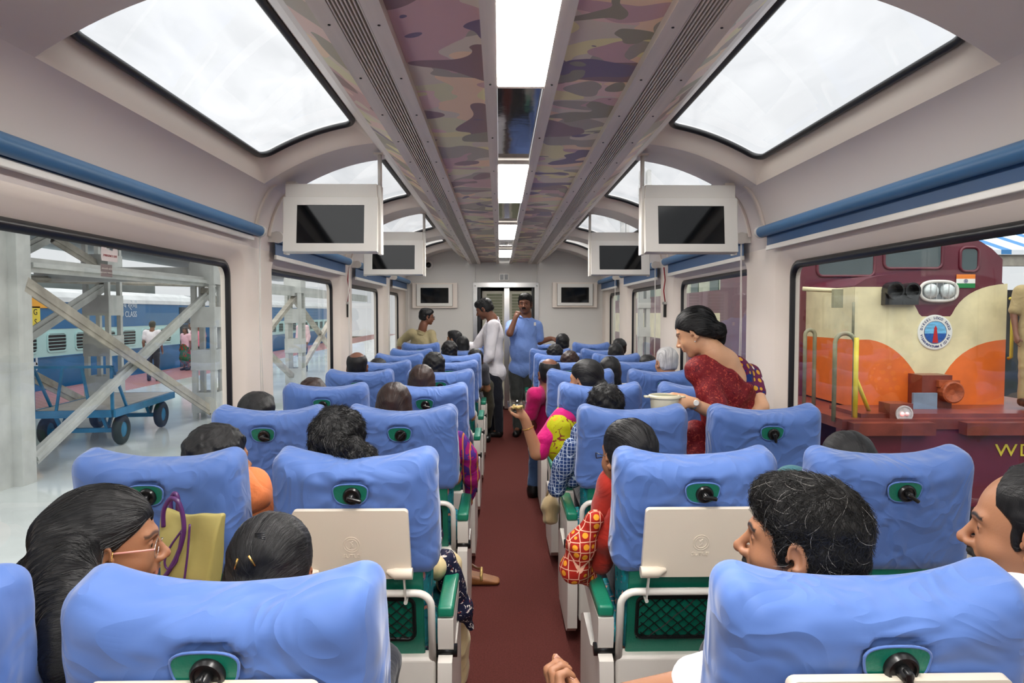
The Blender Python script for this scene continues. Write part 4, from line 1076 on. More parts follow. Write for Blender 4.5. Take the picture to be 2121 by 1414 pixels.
# ------------------------------------------------------------------ signed distance modelling
def surf_net(f, lo, hi, h, slack=1.25):
    lo=np.array(lo,float); hi=np.array(hi,float); B=10
    nb=np.ceil((hi-lo)/(h*B)).astype(int)
    g=np.stack(np.meshgrid(*[np.arange(n) for n in nb],indexing='ij'),-1).reshape(-1,3)
    cen=lo+(g+.5)*h*B
    d=f(cen); g=g[np.abs(d)<h*B*.87*slack+h]
    if len(g)==0: return np.zeros((0,3)),np.zeros((0,4),int)
    ar=np.arange(B+1); off=np.stack(np.meshgrid(ar,ar,ar,indexing='ij'),-1)
    ids=[];pos=[];quads=[]
    NX,NY,NZ=(nb*B+2)
    def cid(c): return ((c[...,0]+1)*(NY+2)+(c[...,1]+1))*(NZ+2)+(c[...,2]+1)
    for s in range(0,len(g),48):
        gb=g[s:s+48]; node=gb[:,None,None,None,:]*B+off[None]
        v=f((lo+node*h).reshape(-1,3).astype(np.float32)).astype(np.float64).reshape(node.shape[:-1]); v=np.where(v==0,1e-9,v)
        neg=v<0
        c=[neg[:,i:B+i,j:B+j,k:B+k] for i in (0,1) for j in (0,1) for k in (0,1)]
        m=np.zeros(c[0].shape,int)
        for q in c: m+=q
        act=(m>0)&(m<8)
        b_,i_,j_,k_=np.nonzero(act)
        if len(b_)==0: continue
        acc=np.zeros((len(b_),3)); cnt=np.zeros(len(b_))
        for a in range(3):
            o1,o2=[x for x in range(3) if x!=a]
            for p in (0,1):
                for q in (0,1):
                    d0=[0,0,0]; d0[o1]=p; d0[o2]=q; d1=list(d0); d1[a]=1
                    v0=v[b_,i_+d0[0],j_+d0[1],k_+d0[2]]; v1=v[b_,i_+d1[0],j_+d1[1],k_+d1[2]]
                    cr=(v0<0)!=(v1<0); t=np.where(cr,v0/np.where(cr,v0-v1,1),0)
                    pt=np.zeros((len(b_),3)); pt[:]=d0; pt[:,a]+=t
                    acc+=pt*cr[:,None]; cnt+=cr
        base=np.stack([i_,j_,k_],-1)+gb[b_]*B
        ids.append(cid(base)); pos.append(lo+(base+acc/cnt[:,None])*h)
        for a in range(3):
            sl0=[slice(0,B)]*3; sl1=[slice(0,B)]*3; sl1[a]=slice(1,B+1)
            n0=neg[(slice(None),*sl0)]; n1=neg[(slice(None),*sl1)]
            b2,i2,j2,k2=np.nonzero(n0!=n1)
            if len(b2)==0: continue
            nd=np.stack([i2,j2,k2],-1)+gb[b2]*B
            e1=np.zeros(3,int); e2=np.zeros(3,int); e1[(a+1)%3]=1; e2[(a+2)%3]=1
            Q=np.stack([cid(nd-e1-e2),cid(nd-e2),cid(nd),cid(nd-e1)],1)
            fl=~n0[b2,i2,j2,k2]; Q[fl]=Q[fl][:,::-1]; quads.append(Q)
    ids=np.concatenate(ids); pos=np.concatenate(pos); quads=np.concatenate(quads)
    o=np.argsort(ids); ids=ids[o]; pos=pos[o]
    ix=np.searchsorted(ids,quads); ix=np.clip(ix,0,len(ids)-1); ok=(ids[ix]==quads).all(1)
    return pos, ix[ok]
def smin(a,b,k):
    h=np.clip(.5+.5*(b-a)/k,0,1); return b+(a-b)*h-k*h*(1-h)
def smax(a,b,k): return -smin(-a,-b,k)
def sph(p,c,r): return np.linalg.norm(p-np.array(c),axis=1)-r
def ell(p,c,r,R=None):
    q=p-np.array(c)
    if R is not None: q=q@R
    r=np.array(r); k0=np.linalg.norm(q/r,axis=1); k1=np.linalg.norm(q/(r*r),axis=1)+1e-9
    return k0*(k0-1)/k1
def cap(p,a,b,ra,rb=None):
    a=np.array(a,float); b=np.array(b,float); rb=ra if rb is None else rb
    d=b-a; t=np.clip(((p-a)@d)/(d@d+1e-12),0,1); return np.linalg.norm(p-a-t[:,None]*d,axis=1)-(ra+(rb-ra)*t)
def chain(p,pts,rs,k=.01):
    d=None
    for i in range(len(pts)-1):
        c=cap(p,pts[i],pts[i+1],rs[i],rs[i+1]); d=c if d is None else smin(d,c,k)
    return d
def boxd(p,c,hs,r=.0,R=None):
    q=p-np.array(c)
    if R is not None: q=q@R
    q=np.abs(q)-(np.array(hs)-r); return np.linalg.norm(np.maximum(q,0),axis=1)+np.minimum(q.max(1),0)-r
def wob(p,f,seed=0):
    x,y,z=p.T*f
    return (np.sin(x+1.7*np.sin(y*.8+seed)+seed)*np.sin(y*1.1+1.3*np.sin(z+seed*2))+np.sin(z*1.2+1.9*np.sin(x*.7+seed*3)))*.5
def frame(fwd,up=(0,0,1)):
    f=np.array(fwd,float); f/=np.linalg.norm(f); u=np.array(up,float); x=np.cross(f,u); x/=np.linalg.norm(x); u=np.cross(x,f); return np.stack([x,f,u],1)   # columns: right, forward, up
def euler_frame(yaw,pitch=0,roll=0):
    """yaw 0 faces +Y, positive turns left (towards -X); pitch positive looks up"""
    return np.array(Matrix.Rotation(math.radians(yaw),3,'Z')@Matrix.Rotation(math.radians(pitch),3,'X')@Matrix.Rotation(math.radians(roll),3,'Y'))
# ------------------------------------------------------------------ head
def head_sdf(q, o):
    """q in head space: x right, y forward, z up. origin between the ears"""
    fw=o.get('wide',1); fat=o.get('fat',0); nose=o.get('nose',1)
    p=q.copy(); p[:,0]/=fw; ax=np.abs(p[:,0]); pa=p.copy(); pa[:,0]=ax
    d=ell(p,(0,-.014,.036),(.074,.094,.083))
    d=smin(d,ell(p,(0,.03,-.012),(.063,.062,.09)),.03)                 # face block
    d=smin(d,ell(p,(0,.020,-.060),(.053+fat*.008,.058,.045+fat*.004)),.03)           # jaw
    d=smin(d,ell(p,(0,.066,-.096),(.022,.017,.017)),.025)          # chin
    d=smin(d,ell(pa,(.036,.055,-.034),(.024+fat*.004,.024,.024)),.02)       # cheeks
    d=smin(d,cap(pa,(.010,.087,.020),(.042,.072,.022),.009,.008),.015)   # brow
    d=smax(d,-ell(pa,(.031,.100,.002),(.020,.019,.011)),.014)      # sockets
    d=smin(d,sph(pa,(.0305,.0715,.001),.0142),.004)                # eye mound
    d=smax(d,-ell(pa,(.0315,.0890,.0005),(.0130,.0085,.0056)),.0012)   # opening between the lids
    d=smin(d,cap(pa,(.020,.0845,.0062),(.043,.0795,.0045),.0017,.0014),.003)   # upper lid fold
    nz=cap(p,(0,.086,.012),(0,.107*1.0+.004*nose,-.026),.0065,.0095)
    nz=smin(nz,sph(p,(0,.109+.004*nose,-.031),.0105),.008)
    nz=smin(nz,ell(pa,(.0125,.099,-.036),(.0085,.012,.008)),.008)
    d=smin(d,nz,.009)
    d=smax(d,-sph(pa,(.0065,.108,-.0425),.0038),.003)              # nostrils
    d=smin(d,ell(p,(0,.083,-.058),(.026,.016,.018)),.014)          # muzzle
    d=smin(d,smin(cap(pa,(.003,.0975,-.0575),(.022,.084,-.0625),.0048,.0022),cap(p,(-.016,.092,-.068),(.016,.092,-.068),.0058),.003),.004)
    d=smax(d,-(cap(pa,(.0,.1035,-.0622),(.023,.0875,-.0638),.0016,.0010)),.003) # mouth line
    d=smax(d,-cap(p,(-.014,.094,-.081),(.014,.094,-.081),.0055),.012)
    # ears
    a=math.radians(-14)
    R=np.array(Matrix.Rotation(a,3,'X')@Matrix.Rotation(math.radians(-22),3,'Z'))
    e=ell(pa,(.080,-.008,-.006),(.0085,.019,.032),R)
    e=smin(e,ell(pa,(.075,.002,-.036),(.006,.009,.011)),.008)
    e=smax(e,-ell(pa,(.0885,-.004,-.003),(.009,.0115,.020),R),.004)
    e=smin(e,ell(pa,(.078,.010,-.010),(.005,.005,.008)),.004)
    e=smax(e,-ell(pa,(.084,.003,-.016),(.010,.005,.007)),.004)
    d=smin(d,e,.008)
    d=smin(d,cap(p,(0,-.030,-.05),(0,-.048,-.16),(.052+fat*.006)*o.get('neck',1),(.056+fat*.008)*o.get('neck',1)),.03)
    return d*.9
def face_col(q,o,skin,seedv=0):
    c=np.tile(np.array(skin[:3],float),(len(q),1)); ax=np.abs(q[:,0]); y,z=q[:,1],q[:,2]
    # natural colour variation of skin
    w=(wob(q,55,3)*.5+.5)[:,None]; c=c*(1-.06*w)
    def blend(mask,col):
        nonlocal c
        mask=np.clip(mask,0,1)[:,None]; c=c*(1-mask)+np.array(col[:3])*mask
    lips=np.exp(-(((z+.0635)/.0075)**4+(ax/.023)**6))*(y>.075)
    blend(lips*.75,o.get('lip',(skin[0]*.75,skin[1]*.5,skin[2]*.5)))
    nose_red=np.exp(-(((z+.033)/.012)**2+(ax/.014)**2))*(y>.09); blend(nose_red*.25,(skin[0]*1.15,skin[1]*.85,skin[2]*.85))
    if o.get('beard'):
        st=np.clip((-.028-z)/.02,0,1)*np.clip((y+.005)/.02,0,1)*(z>-.13); blend(st*o['beard'],(.02,.016,.014))
    brow=np.exp(-(((z-.0225-.004*np.sin(np.clip((ax-.012)/.035,0,1)*PI))/.0042)**4))*((ax>.012)&(ax<.052)&(y>.04)); blend(brow*o.get('brow',.85),(.012,.01,.009))
    socket=np.exp(-(((ax-.031)/.017)**2+((z-.001)/.009)**2))*(y>.05); blend(socket*.35,(skin[0]*.5,skin[1]*.4,skin[2]*.38))
    return c
def hair_sdf(q,style,seed=0):
    p=q; ax=np.abs(p[:,0]); pa=p.copy(); pa[:,0]=ax; x,y,z=p.T
    base=smin(ell(p,(0,-.016,.042),(.0815,.103,.088)),ell(p,(0,-.030,-.01),(.074,.085,.075)),.02)
    n=wob(p,95,seed)*.0022
    cut=.68*y-.73*z-.0165+.012*np.exp(-((ax)/.03)**2)*0
    if style in('short','curly','thin','grey'):
        th=.004 if style!='thin' else -.002
        if style=='grey': th=.0
        v=base-th
        if style=='curly': n=wob(p,120,seed)*.004+wob(p,60,seed+2)*.004; v=v-.003
        if style=='short':
            v=smin(v,ell(p,(0,.03,.092),(.062,.055,.034)),.02); v=smin(v,ell(p,(.02,.062,.080),(.05,.030,.026)),.015); n=n+wob(p,45,seed)*.003
        cutf=.68*y-.73*z-(.0165 if style!='short' else .018)
        cutf=smax(cutf,.86*y-.20*z-.052+.95*(ax-.045),.012)
        # sideburn: narrow strip in front of the ear
        v=v+n
        v=smax(v,cutf,.008)
        v=smax(v,-.072-z-.25*y,.012)
        v=smax(v,-ell(pa,(.085,-.002,-.012),(.025,.020,.033)),.006)
        sb=ell(pa,(.0685,.020,.0),(.007,.009,.026)); v=smin(v,sb,.012)
        return v
    if style=='bald':      # ring of short hair, bare crown
        v=base+.001+n*.5; v=smax(v,.68*y-.73*z-.010,.006); v=smax(v,-.06-z,.01)
        v=smax(v,-(ell(p,(0,-.02,.13),(.064,.092,.085))),.012)
        v=smax(v,-ell(pa,(.085,-.002,-.012),(.025,.020,.033)),.006); return v
    if style=='receding':
        v=base-.002+n; v=smax(v,.68*y-.73*z+.002+.014*(ax<.03),.01); v=np.maximum(v,y-.052+np.clip(.05-ax,0,.05)*.5)
        v=smax(v,-.07-z,.01); v=smax(v,-ell(pa,(.085,-.002,-.012),(.025,.020,.033)),.006)
        v=smin(v,ell(pa,(.0685,.020,-.0),(.0075,.010,.026)),.012); return v
    # women's styles: centre parting, hair swept back over the ears
    th=.003
    v=base-th
    v=smin(v,ell(pa,(.062,-.022,-.008),(.024,.050,.045)),.02)       # over the ears
    part=np.exp(-(x/.004)**2)*.003*(z>.05); v=v+n*.7+part
    cutf=.62*y-.78*z-.004-.011*(ax<.02)+.0*y
    v=smax(v,cutf,.010)
    v=smax(v,-.078-z,.012)
    if style=='bun':
        v=smax(v,-ell(pa,(.088,.004,-.014),(.022,.018,.028)),.006)
        v=smin(v,ell(p,(0,-.108,-.035),(.050,.040,.042))+wob(p,110,seed)*.003,.012)
    elif style=='pony':
        v=smax(v,-ell(pa,(.088,.004,-.010),(.024,.020,.032)),.006)
        v=smin(v,chain(p,[(0,-.095,.0),(0,-.120,-.045),(.0,-.125,-.11),(0,-.11,-.18),(0,-.10,-.26)],[.028,.042,.040,.032,.012],.02)+wob(p,70,seed)*.003,.015)
    elif style=='long':
        lg=chain(p,[(0,-.06,-.01),(0,-.078,-.09),(0,-.085,-.19),(0,-.08,-.28)],[.060,.062,.055,.03],.03)
        q2=p.copy(); q2[:,0]*=.75; lg=chain(q2,[(0,-.05,-.0),(0,-.070,-.09),(0,-.080,-.19),(0,-.085,-.28)],[.058,.056,.050,.03],.03)
        v=smin(v,lg+wob(p*np.array([1,1,.15]),120,seed)*.0025,.02)
    elif style=='plait':
        v=smax(v,-ell(pa,(.088,.004,-.014),(.022,.018,.028)),.006)
        v=smin(v,chain(p,[(0,-.10,-.03),(0,-.115,-.10),(0,-.11,-.20),(0,-.105,-.32)],[.030,.026,.022,.012],.02)+.004*np.abs(np.sin(z*70)),.015)
    return v
# ------------------------------------------------------------------ hand
def hand_pts(wr, fwd, palm_n, side, curl=.4, spread=1.0, size=1.0, thumb=.4):
    """wrist point, direction wrist->knuckles, palm normal (out of the palm), side +1 when the thumb lies towards cross(fwd,palm)"""
    f=np.array(fwd,float); f/=np.linalg.norm(f); n=np.array(palm_n,float); n-=f*(n@f); n/=np.linalg.norm(n); s=np.cross(f,n)*side
    wr=np.array(wr,float); L=size
    fingers=[]
    cr=curl if isinstance(curl,(list,tuple)) else [curl]*4
    for i,(off,ln,kn) in enumerate(((.030,.070,.088),(.010,.077,.092),(-.010,.072,.088),(-.029,.057,.079))):
        base=wr+(f*kn+s*off)*L; d=f+s*(off*2.2*spread); d/=np.linalg.norm(d)
        pts=[base]; ang=0
        for j,sg in enumerate((.45,.31,.24)):
            ang+=cr[i]*(1.0,1.25,.8)[j]
            dd=d*math.cos(ang)+n*math.sin(ang); pts.append(pts[-1]+dd*ln*sg*L)
        fingers.append(pts)
    tb=wr+(f*.028+s*.026+n*.006)*L
    t1=tb+(f*.50+s*.62+n*(.25+thumb*.3))*.040*L; t2=t1+(f*.85+s*(.30-.6*thumb)+n*(.2+thumb*.6))*.032*L; t3=t2+(f*.92-s*(.1+.7*thumb)+n*(.1+thumb*.5))*.025*L
    return dict(wr=wr,f=f,n=n,s=s,fingers=fingers,thumb=[tb,t1,t2,t3],L=L)
def hand_sdf(p,H):
    L=H['L']; wr,f,n,s=H['wr'],H['f'],H['n'],H['s']
    R=np.stack([s,f,n],1)
    d=boxd(p,wr+f*.055*L,(.038*L,.040*L,.0135*L),.0125*L,R)
    d=smin(d,cap(p,wr-f*.03*L,wr+f*.03*L,.024*L,.026*L),.02)
    d=smin(d,ell(p,wr+(f*.035+s*.022+n*.008)*L,(.016*L,.028*L,.014*L),R),.012)
    for pts in H['fingers']:
        k=chain(p,[pts[0]-f*.02*L]+pts,[.0095*L,.0098*L,.0088*L,.0082*L,.0068*L],.003); d=smin(d,k,.006)
    d=smin(d,chain(p,H['thumb'],[.014*L,.0118*L,.0105*L,.008*L],.004),.008)
    return d
def bounds(pts,m):
    a=np.array(pts,float); return a.min(0)-m, a.max(0)+m
# ------------------------------------------------------------------ materials for people
def mat_skin():
    m,nt,b,out=newmat('skin'); b.inputs['Roughness'].default_value=.5; b.inputs['Specular IOR Level'].default_value=.42
    b.inputs['Subsurface Weight'].default_value=.06; b.inputs['Subsurface Radius'].default_value=(.012,.004,.002)
    a=N(nt,'ShaderNodeVertexColor',layer_name='Col'); nt.links.new(a.outputs[0],b.inputs['Base Color'])
    co=coords(nt); n=N(nt,'ShaderNodeTexNoise',inp={'Scale':260,'Detail':3}); nt.links.new(co,n.inputs['Vector']); bp=N(nt,'ShaderNodeBump',inp={'Strength':.12,'Distance':.002}); nt.links.new(n.outputs[0],bp.inputs['Height']); nt.links.new(bp.outputs[0],b.inputs['Normal'])
    return m
M['skin']=mat_skin()
def mat_hair(name,c0,c1,rough=.38,st=(120,10,10)):
    m,nt,b,out=newmat(name); b.inputs['Roughness'].default_value=rough; b.inputs['Specular IOR Level'].default_value=.32; b.inputs['Anisotropic'].default_value=.3
    a=N(nt,'ShaderNodeAttribute',attribute_name='Flow'); 
    mp=N(nt,'ShaderNodeMapping'); mp.inputs['Scale'].default_value=st; nt.links.new(a.outputs['Vector'],mp.inputs[0])
    n=N(nt,'ShaderNodeTexNoise',inp={'Scale':1,'Detail':6,'Roughness':.7,'Distortion':.3}); nt.links.new(mp.outputs[0],n.inputs['Vector'])
    r=ramp(nt,[(.35,srgb(*c0)),(.72,srgb(*c1))]); nt.links.new(n.outputs[0],r.inputs[0]); nt.links.new(r.outputs[0],b.inputs['Base Color'])
    bp=N(nt,'ShaderNodeBump',inp={'Strength':.8,'Distance':.004}); nt.links.new(n.outputs[0],bp.inputs['Height']); nt.links.new(bp.outputs[0],b.inputs['Normal'])
    return m
M['hair']=mat_hair('black_hair',(6,6,7),(22,20,21),.45)
M['hair_salt']=mat_hair('black_hair_grey_strands',(9,9,9),(38,35,33),.5)
M['hair_brown']=mat_hair('dark_brown_hair',(26,16,14),(62,40,32))
M['hair_grey']=mat_hair('white_grey_hair',(140,138,138),(216,214,212),.6)
M['eyew']=mat('eye_white',(176,160,150),.2,var=.02); M['iris']=mat('dark_iris',(24,14,10),.08); M['moustache']=mat_hair('moustache_hair',(10,9,9),(30,26,24),.6,(200,200,30))
def cloth(name,c,rough=.75,var=.08,vscale=4,fold=.35,fscale=9):
    m,nt,b,out=newmat(name); b.inputs['Roughness'].default_value=rough; b.inputs['Specular IOR Level'].default_value=.2; b.inputs['Sheen Weight'].default_value=.15
    co=coords(nt); n=N(nt,'ShaderNodeTexNoise',inp={'Scale':vscale,'Detail':3}); nt.links.new(co,n.inputs['Vector']); k=srgb(*c)
    r=ramp(nt,[(.3,tuple(v*(1-var) for v in k[:3])+(1,)),(.7,tuple(min(1,v*(1+var)) for v in k[:3])+(1,))]); nt.links.new(n.outputs[0],r.inputs[0]); nt.links.new(r.outputs[0],b.inputs['Base Color'])
    n2=N(nt,'ShaderNodeTexNoise',inp={'Scale':fscale,'Detail':3,'Distortion':1.5}); nt.links.new(co,n2.inputs['Vector']); bp=N(nt,'ShaderNodeBump',inp={'Strength':fold,'Distance':.03}); nt.links.new(n2.outputs[0],bp.inputs['Height']); nt.links.new(bp.outputs[0],b.inputs['Normal'])
    return m
def pattern_cloth(name,base,layers,rough=.75):
    """layers: (kind, scale, threshold, colour)"""
    m,nt,b,out=newmat(name); b.inputs['Roughness'].default_value=rough; b.inputs['Specular IOR Level'].default_value=.2
    co=coords(nt); prev=None
    for kind,sc,th,c in layers:
        if kind=='dots':
            t=N(nt,'ShaderNodeTexVoronoi',inp={'Scale':sc,'Randomness':.25}); nt.links.new(co,t.inputs['Vector']); src=t.outputs['Distance']; op='LESS_THAN'
        elif kind=='cells':
            t=N(nt,'ShaderNodeTexVoronoi',inp={'Scale':sc,'Randomness':.15}); t.feature='DISTANCE_TO_EDGE'; nt.links.new(co,t.inputs['Vector']); src=t.outputs['Distance']; op='LESS_THAN'
        elif kind=='blobs':
            t=N(nt,'ShaderNodeTexNoise',inp={'Scale':sc,'Detail':2,'Distortion':1.5}); nt.links.new(co,t.inputs['Vector']); src=t.outputs[0]; op='GREATER_THAN'
        elif kind=='wave':
            t=N(nt,'ShaderNodeTexWave',inp={'Scale':sc,'Distortion':2}); nt.links.new(co,t.inputs['Vector']); src=t.outputs[0]; op='GREATER_THAN'
        g=N(nt,'ShaderNodeMath',operation=op); g.inputs[1].default_value=th; nt.links.new(src,g.inputs[0])
        mx=N(nt,'ShaderNodeMix',data_type='RGBA'); nt.links.new(g.outputs[0],mx.inputs[0])
        if prev is None: mx.inputs[6].default_value=srgb(*base)
        else: nt.links.new(prev,mx.inputs[6])
        mx.inputs[7].default_value=srgb(*c); prev=mx.outputs[2]
    nt.links.new(prev,b.inputs['Base Color'])
    n2=N(nt,'ShaderNodeTexNoise',inp={'Scale':9,'Detail':3,'Distortion':1.5}); nt.links.new(co,n2.inputs['Vector']); bp=N(nt,'ShaderNodeBump',inp={'Strength':.35,'Distance':.03}); nt.links.new(n2.outputs[0],bp.inputs['Height']); nt.links.new(bp.outputs[0],b.inputs['Normal'])
    return m
SK=dict(mid=srgb(178,128,96),warm=srgb(150,103,74),dark=srgb(112,70,50),deep=srgb(92,58,44),fair=srgb(206,156,120))
class Person:
    """joints in world space; body skin is one continuous mesh"""
    def __init__(s,label,foot,head,hpose,skin='warm',hopt=None,size=1.0,group=None):
        s.root=thing('person',label,'person',foot,0,group); s.foot=np.array(foot,float)
        s.hc=np.array(head,float); s.HR=euler_frame(*hpose); s.skin=SK[skin]; s.ho=hopt or {}; s.sz=size; s.J={}; s.hands={}
    def hl(s,p): return (p-s.hc)@s.HR/s.sz
    def hw(s,v): return s.hc+s.HR@(np.array(v,float)*s.sz)
    def torso(s,p,J,t=0.,belly=0.):
        P_,C_=J['pelvis'],J['chest']; R=np.stack([J['right'],J['fwd'],J['up']],1); w=s.sz*J.get('w',1)
        d=ell(p,C_+J['up']*.0,(.165*w+t,.105*w+t,.17*w+t),R)
        mid=(P_+C_)/2
        d=smin(d,ell(p,mid+J['fwd']*(.01+belly*.5),(.145*w+t+belly*.5,.10*w+t+belly,.17*w+t),R),.06)
        d=smin(d,ell(p,P_,(.165*w+t,.115*w+t,.12*w+t),R),.05)
        for k in ('l','r'):
            d=smin(d,cap(p,C_+J['up']*.09*w,J['sh_'+k]-J['up']*.012,.058*w+t,.050*w+t),.04); d=smin(d,cap(p,C_+J['up']*.165*w,J['sh_'+k],.045*w+t*.6,.040*w+t*.6),.03)
        return d
    def set(s,pelvis,chest,sh_l,sh_r,w=1.0,**k):
        J=s.J; J['pelvis']=np.array(pelvis,float); J['chest']=np.array(chest,float); J['sh_l']=np.array(sh_l,float); J['sh_r']=np.array(sh_r,float); J['w']=w
        up=J['chest']-J['pelvis']; up/=np.linalg.norm(up); r=J['sh_r']-J['sh_l']; r-=up*(r@up); r/=np.linalg.norm(r); J['up']=up; J['right']=r; J['fwd']=np.cross(up,r)
        for a,b in k.items(): J[a]=np.array(b,float)
    def arm_d(s,p,k,t=0,upto=1.0,fore=True,sc=1):
        J=s.J; r=s.sz*J['w']
        d=cap(p,J['sh_'+k],J['el_'+k] if upto>=1 else J['sh_'+k]+(J['el_'+k]-J['sh_'+k])*upto,.050*r+t,(.050-.012*min(upto,1))*r+t)
        if fore and upto>=1:
            f_=min(1,max(0,upto-1)) if upto>1 else 0
            if upto>1:
                wv=J['el_'+k]+(J['wr_'+k]-J['el_'+k])*f_; d=smin(d,cap(p,J['el_'+k],wv,.040*r+t,(.040-.013*f_)*r+t),.015)
        return d
    def leg_d(s,p,k,t=0,full=True):
        J=s.J; r=s.sz*J['w']
        d=cap(p,J['hip_'+k],J['kn_'+k],.085*r+t,.058*r+t)
        return smin(d,cap(p,J['kn_'+k],J['an_'+k],.055*r+t,.040*r+t*.8),.02)
    def body(s,h=.008,hh=None,arms=('l','r'),legs=True,lo=None):
        J=s.J
        def f(p):
            d=head_sdf(s.hl(p),s.ho)*s.sz
            nk=s.hw((0,-.045,-.13)); d=smin(d,cap(p,nk,J['chest']+J['up']*.13,.055*s.sz,.07*s.sz),.03)
            d=smin(d,s.torso(p,J,-.004),.03)
            for k in arms:
                if 'el_'+k in J:
                    d=smin(d,s.arm_d(p,k,0,2.0),.02)
                    if k in s.hands: d=smin(d,hand_sdf(p,s.hands[k]),.012)
            if legs:
                for k in ('l','r'):
                    if 'kn_'+k in J:
                        d=smin(d,s.leg_d(p,k,-.004),.02)
                        if 'to_'+k in J: d=smin(d,cap(p,J['an_'+k],J['to_'+k],.036,.026),.02)
            return d
        pts=[s.hw((0,0,.13)),s.hc]+[v for k,v in J.items() if isinstance(v,np.ndarray) and k not in('right','up','fwd')]
        for H in s.hands.values(): pts+= [x for F_ in H['fingers'] for x in F_]
        a,b=bounds(pts,.16)
        def colour(v):
            q=s.hl(v); c=np.tile(np.array(s.skin[:3]),(len(v),1)); m=(np.linalg.norm(q,axis=1)<.17)
            c[m]=face_col(q[m],s.ho,s.skin); return c
        # the head region gets a finer grid, the rest follows the same field
        hh=hh or h
        if hh<h*.75:
            # split on a plane through the neck so both pieces share the seam exactly
            zc=s.hw((0,-.045,-.105)); nrm=s.HR@np.array([0,0,1.])
            fh=lambda p: np.maximum(f(p),-((p-zc)@nrm)-.012)
            fb=lambda p: np.maximum(f(p),((p-zc)@nrm)-.0)
            v1,f1=surf_net(fh,s.hc-.22*s.sz,s.hc+.22*s.sz,hh); v2,f2=surf_net(fb,a,b,h)
            v=np.concatenate([v1,v2]); q=np.concatenate([f1,f2+len(v1)])
        else: v,q=surf_net(f,a,b,h)
        s.bodyf=f
        o=mobj('body',v-s.foot,q,M['skin'],s.root,True,col=colour(v)); s.bo=o
        return o
    def eyes(s,gaze=(0,0)):
        for sx in (-1,1):
            b=MB(); R=Matrix.Translation(Vector(s.hw((sx*.0305*s.ho.get('wide',1),.0722,.001))-s.foot))
            HRm=Matrix(s.HR.tolist()).to_4x4()
            b.lathe([(.0001,-.0125)]+[(.0125*math.cos(t),.0125*math.sin(t)) for t in np.linspace(-1.3,1.3,11)]+[(.0001,.0125)],16,R@HRm@Matrix.Scale(s.sz,4),cap=False)
            # narrowed visible opening: the lids of the body mesh cover the upper and lower part
            e=b.build('eye',M['eyew'],s.root,True)
            b=MB(); T=R@HRm@Matrix.Rotation(math.radians(gaze[0]),4,'Z')@Matrix.Rotation(math.radians(-gaze[1]),4,'X')@Matrix.Rotation(-PI/2,4,'X')@Matrix.Scale(s.sz,4)
            b.lathe([(.0078,.0102),(.0062,.0116),(.003,.0126),(.0002,.0130)],16,T); b.build('iris',M['iris'],e,True)
    def hair(s,style,m='hair',h=.004,seed=0,length=.3,extra=None):
        fn=lambda p: (hair_sdf(s.hl(p),style,seed)*s.sz if extra is None else smin(hair_sdf(s.hl(p),style,seed)*s.sz,extra(p),.012))
        s.hairfn=fn
        R=.34 if style in('long','pony','plait') or extra is not None else .2
        v,q=surf_net(fn,s.hc-R,s.hc+R,h)
        o=mobj('hair',v-s.foot,q,M[m],s.root,True)
        L=s.hl(v); # flow coordinates: angle round the swirl and along
        st=style in('short','curly','thin','bald','grey','receding')
        x,y,z=L.T
        fl=np.stack([np.arctan2(x,z+.02)*.12 if st else np.arctan2(np.abs(x)+.001,z+.05)*.14,y,z],1)
        if st: fl=np.stack([x+.02*np.sin(y*30),y*.9+z*.4,z*.3],1)
        at=o.data.attributes.new('Flow','FLOAT_VECTOR','POINT'); at.data.foreach_set('vector',fl.astype(np.float32).ravel())
        s.hairobj=o; return o
    def strands(s,n,style,length=.03,m='hair',seed=1,rad=.0004,lift=.0,K=6):
        """individual strands laid over the hair volume, kept on its surface"""
        rr=np.random.default_rng(seed); me=s.hairobj.data; vc=np.empty(len(me.vertices)*3); me.vertices.foreach_get('co',vc); vc=vc.reshape(-1,3)+s.foot
        fn=s.hairfn
        def grad(p,e=.0015):
            g=np.stack([fn(p+np.eye(3)[k]*e)-fn(p-np.eye(3)[k]*e) for k in range(3)],1); return g/(np.linalg.norm(g,axis=1,keepdims=True)+1e-9)
        p=vc[rr.integers(0,len(vc),n)]; q=s.hl(p); nm=grad(p)
        if style=='back': d=np.stack([-.1*np.sign(q[:,0]),-np.ones(n),-.25-.8*np.clip(-q[:,1]*4,0,9)],1)@s.HR.T
        else: d=p-s.hw((0.01,-.06,.11)); d=d/(np.linalg.norm(d,axis=1,keepdims=True)+1e-9)
        d=d+rr.normal(0,.28 if style!='back' else .07,(n,3)); bend=rr.normal(0,.5 if style!='back' else .08,(n,1))
        L=length*rr.uniform(.5,1.2,(n,1)); pts=[p-s.foot]; end=rr.uniform(.0,1,(n,1))*lift*length
        for k in range(1,K):
            d-=nm*(d*nm).sum(1,keepdims=True); d/=np.linalg.norm(d,axis=1,keepdims=True)+1e-9
            d=d+np.cross(nm,d)*bend*.5
            p=p+d*L/(K-1); nm=grad(p); dist=fn(p)[:,None]; p=p-nm*(dist-.0006-end*(k/(K-1))**1.5); pts.append(p-s.foot)
        pts=np.stack(pts,1); b=MB(); w=[rad]*(K-2)+[rad*.7,rad*.3]
        for r in pts: b.tube(r,w,3,cap=False)
        return b.build('hair_strands',M[m],s.hairobj)
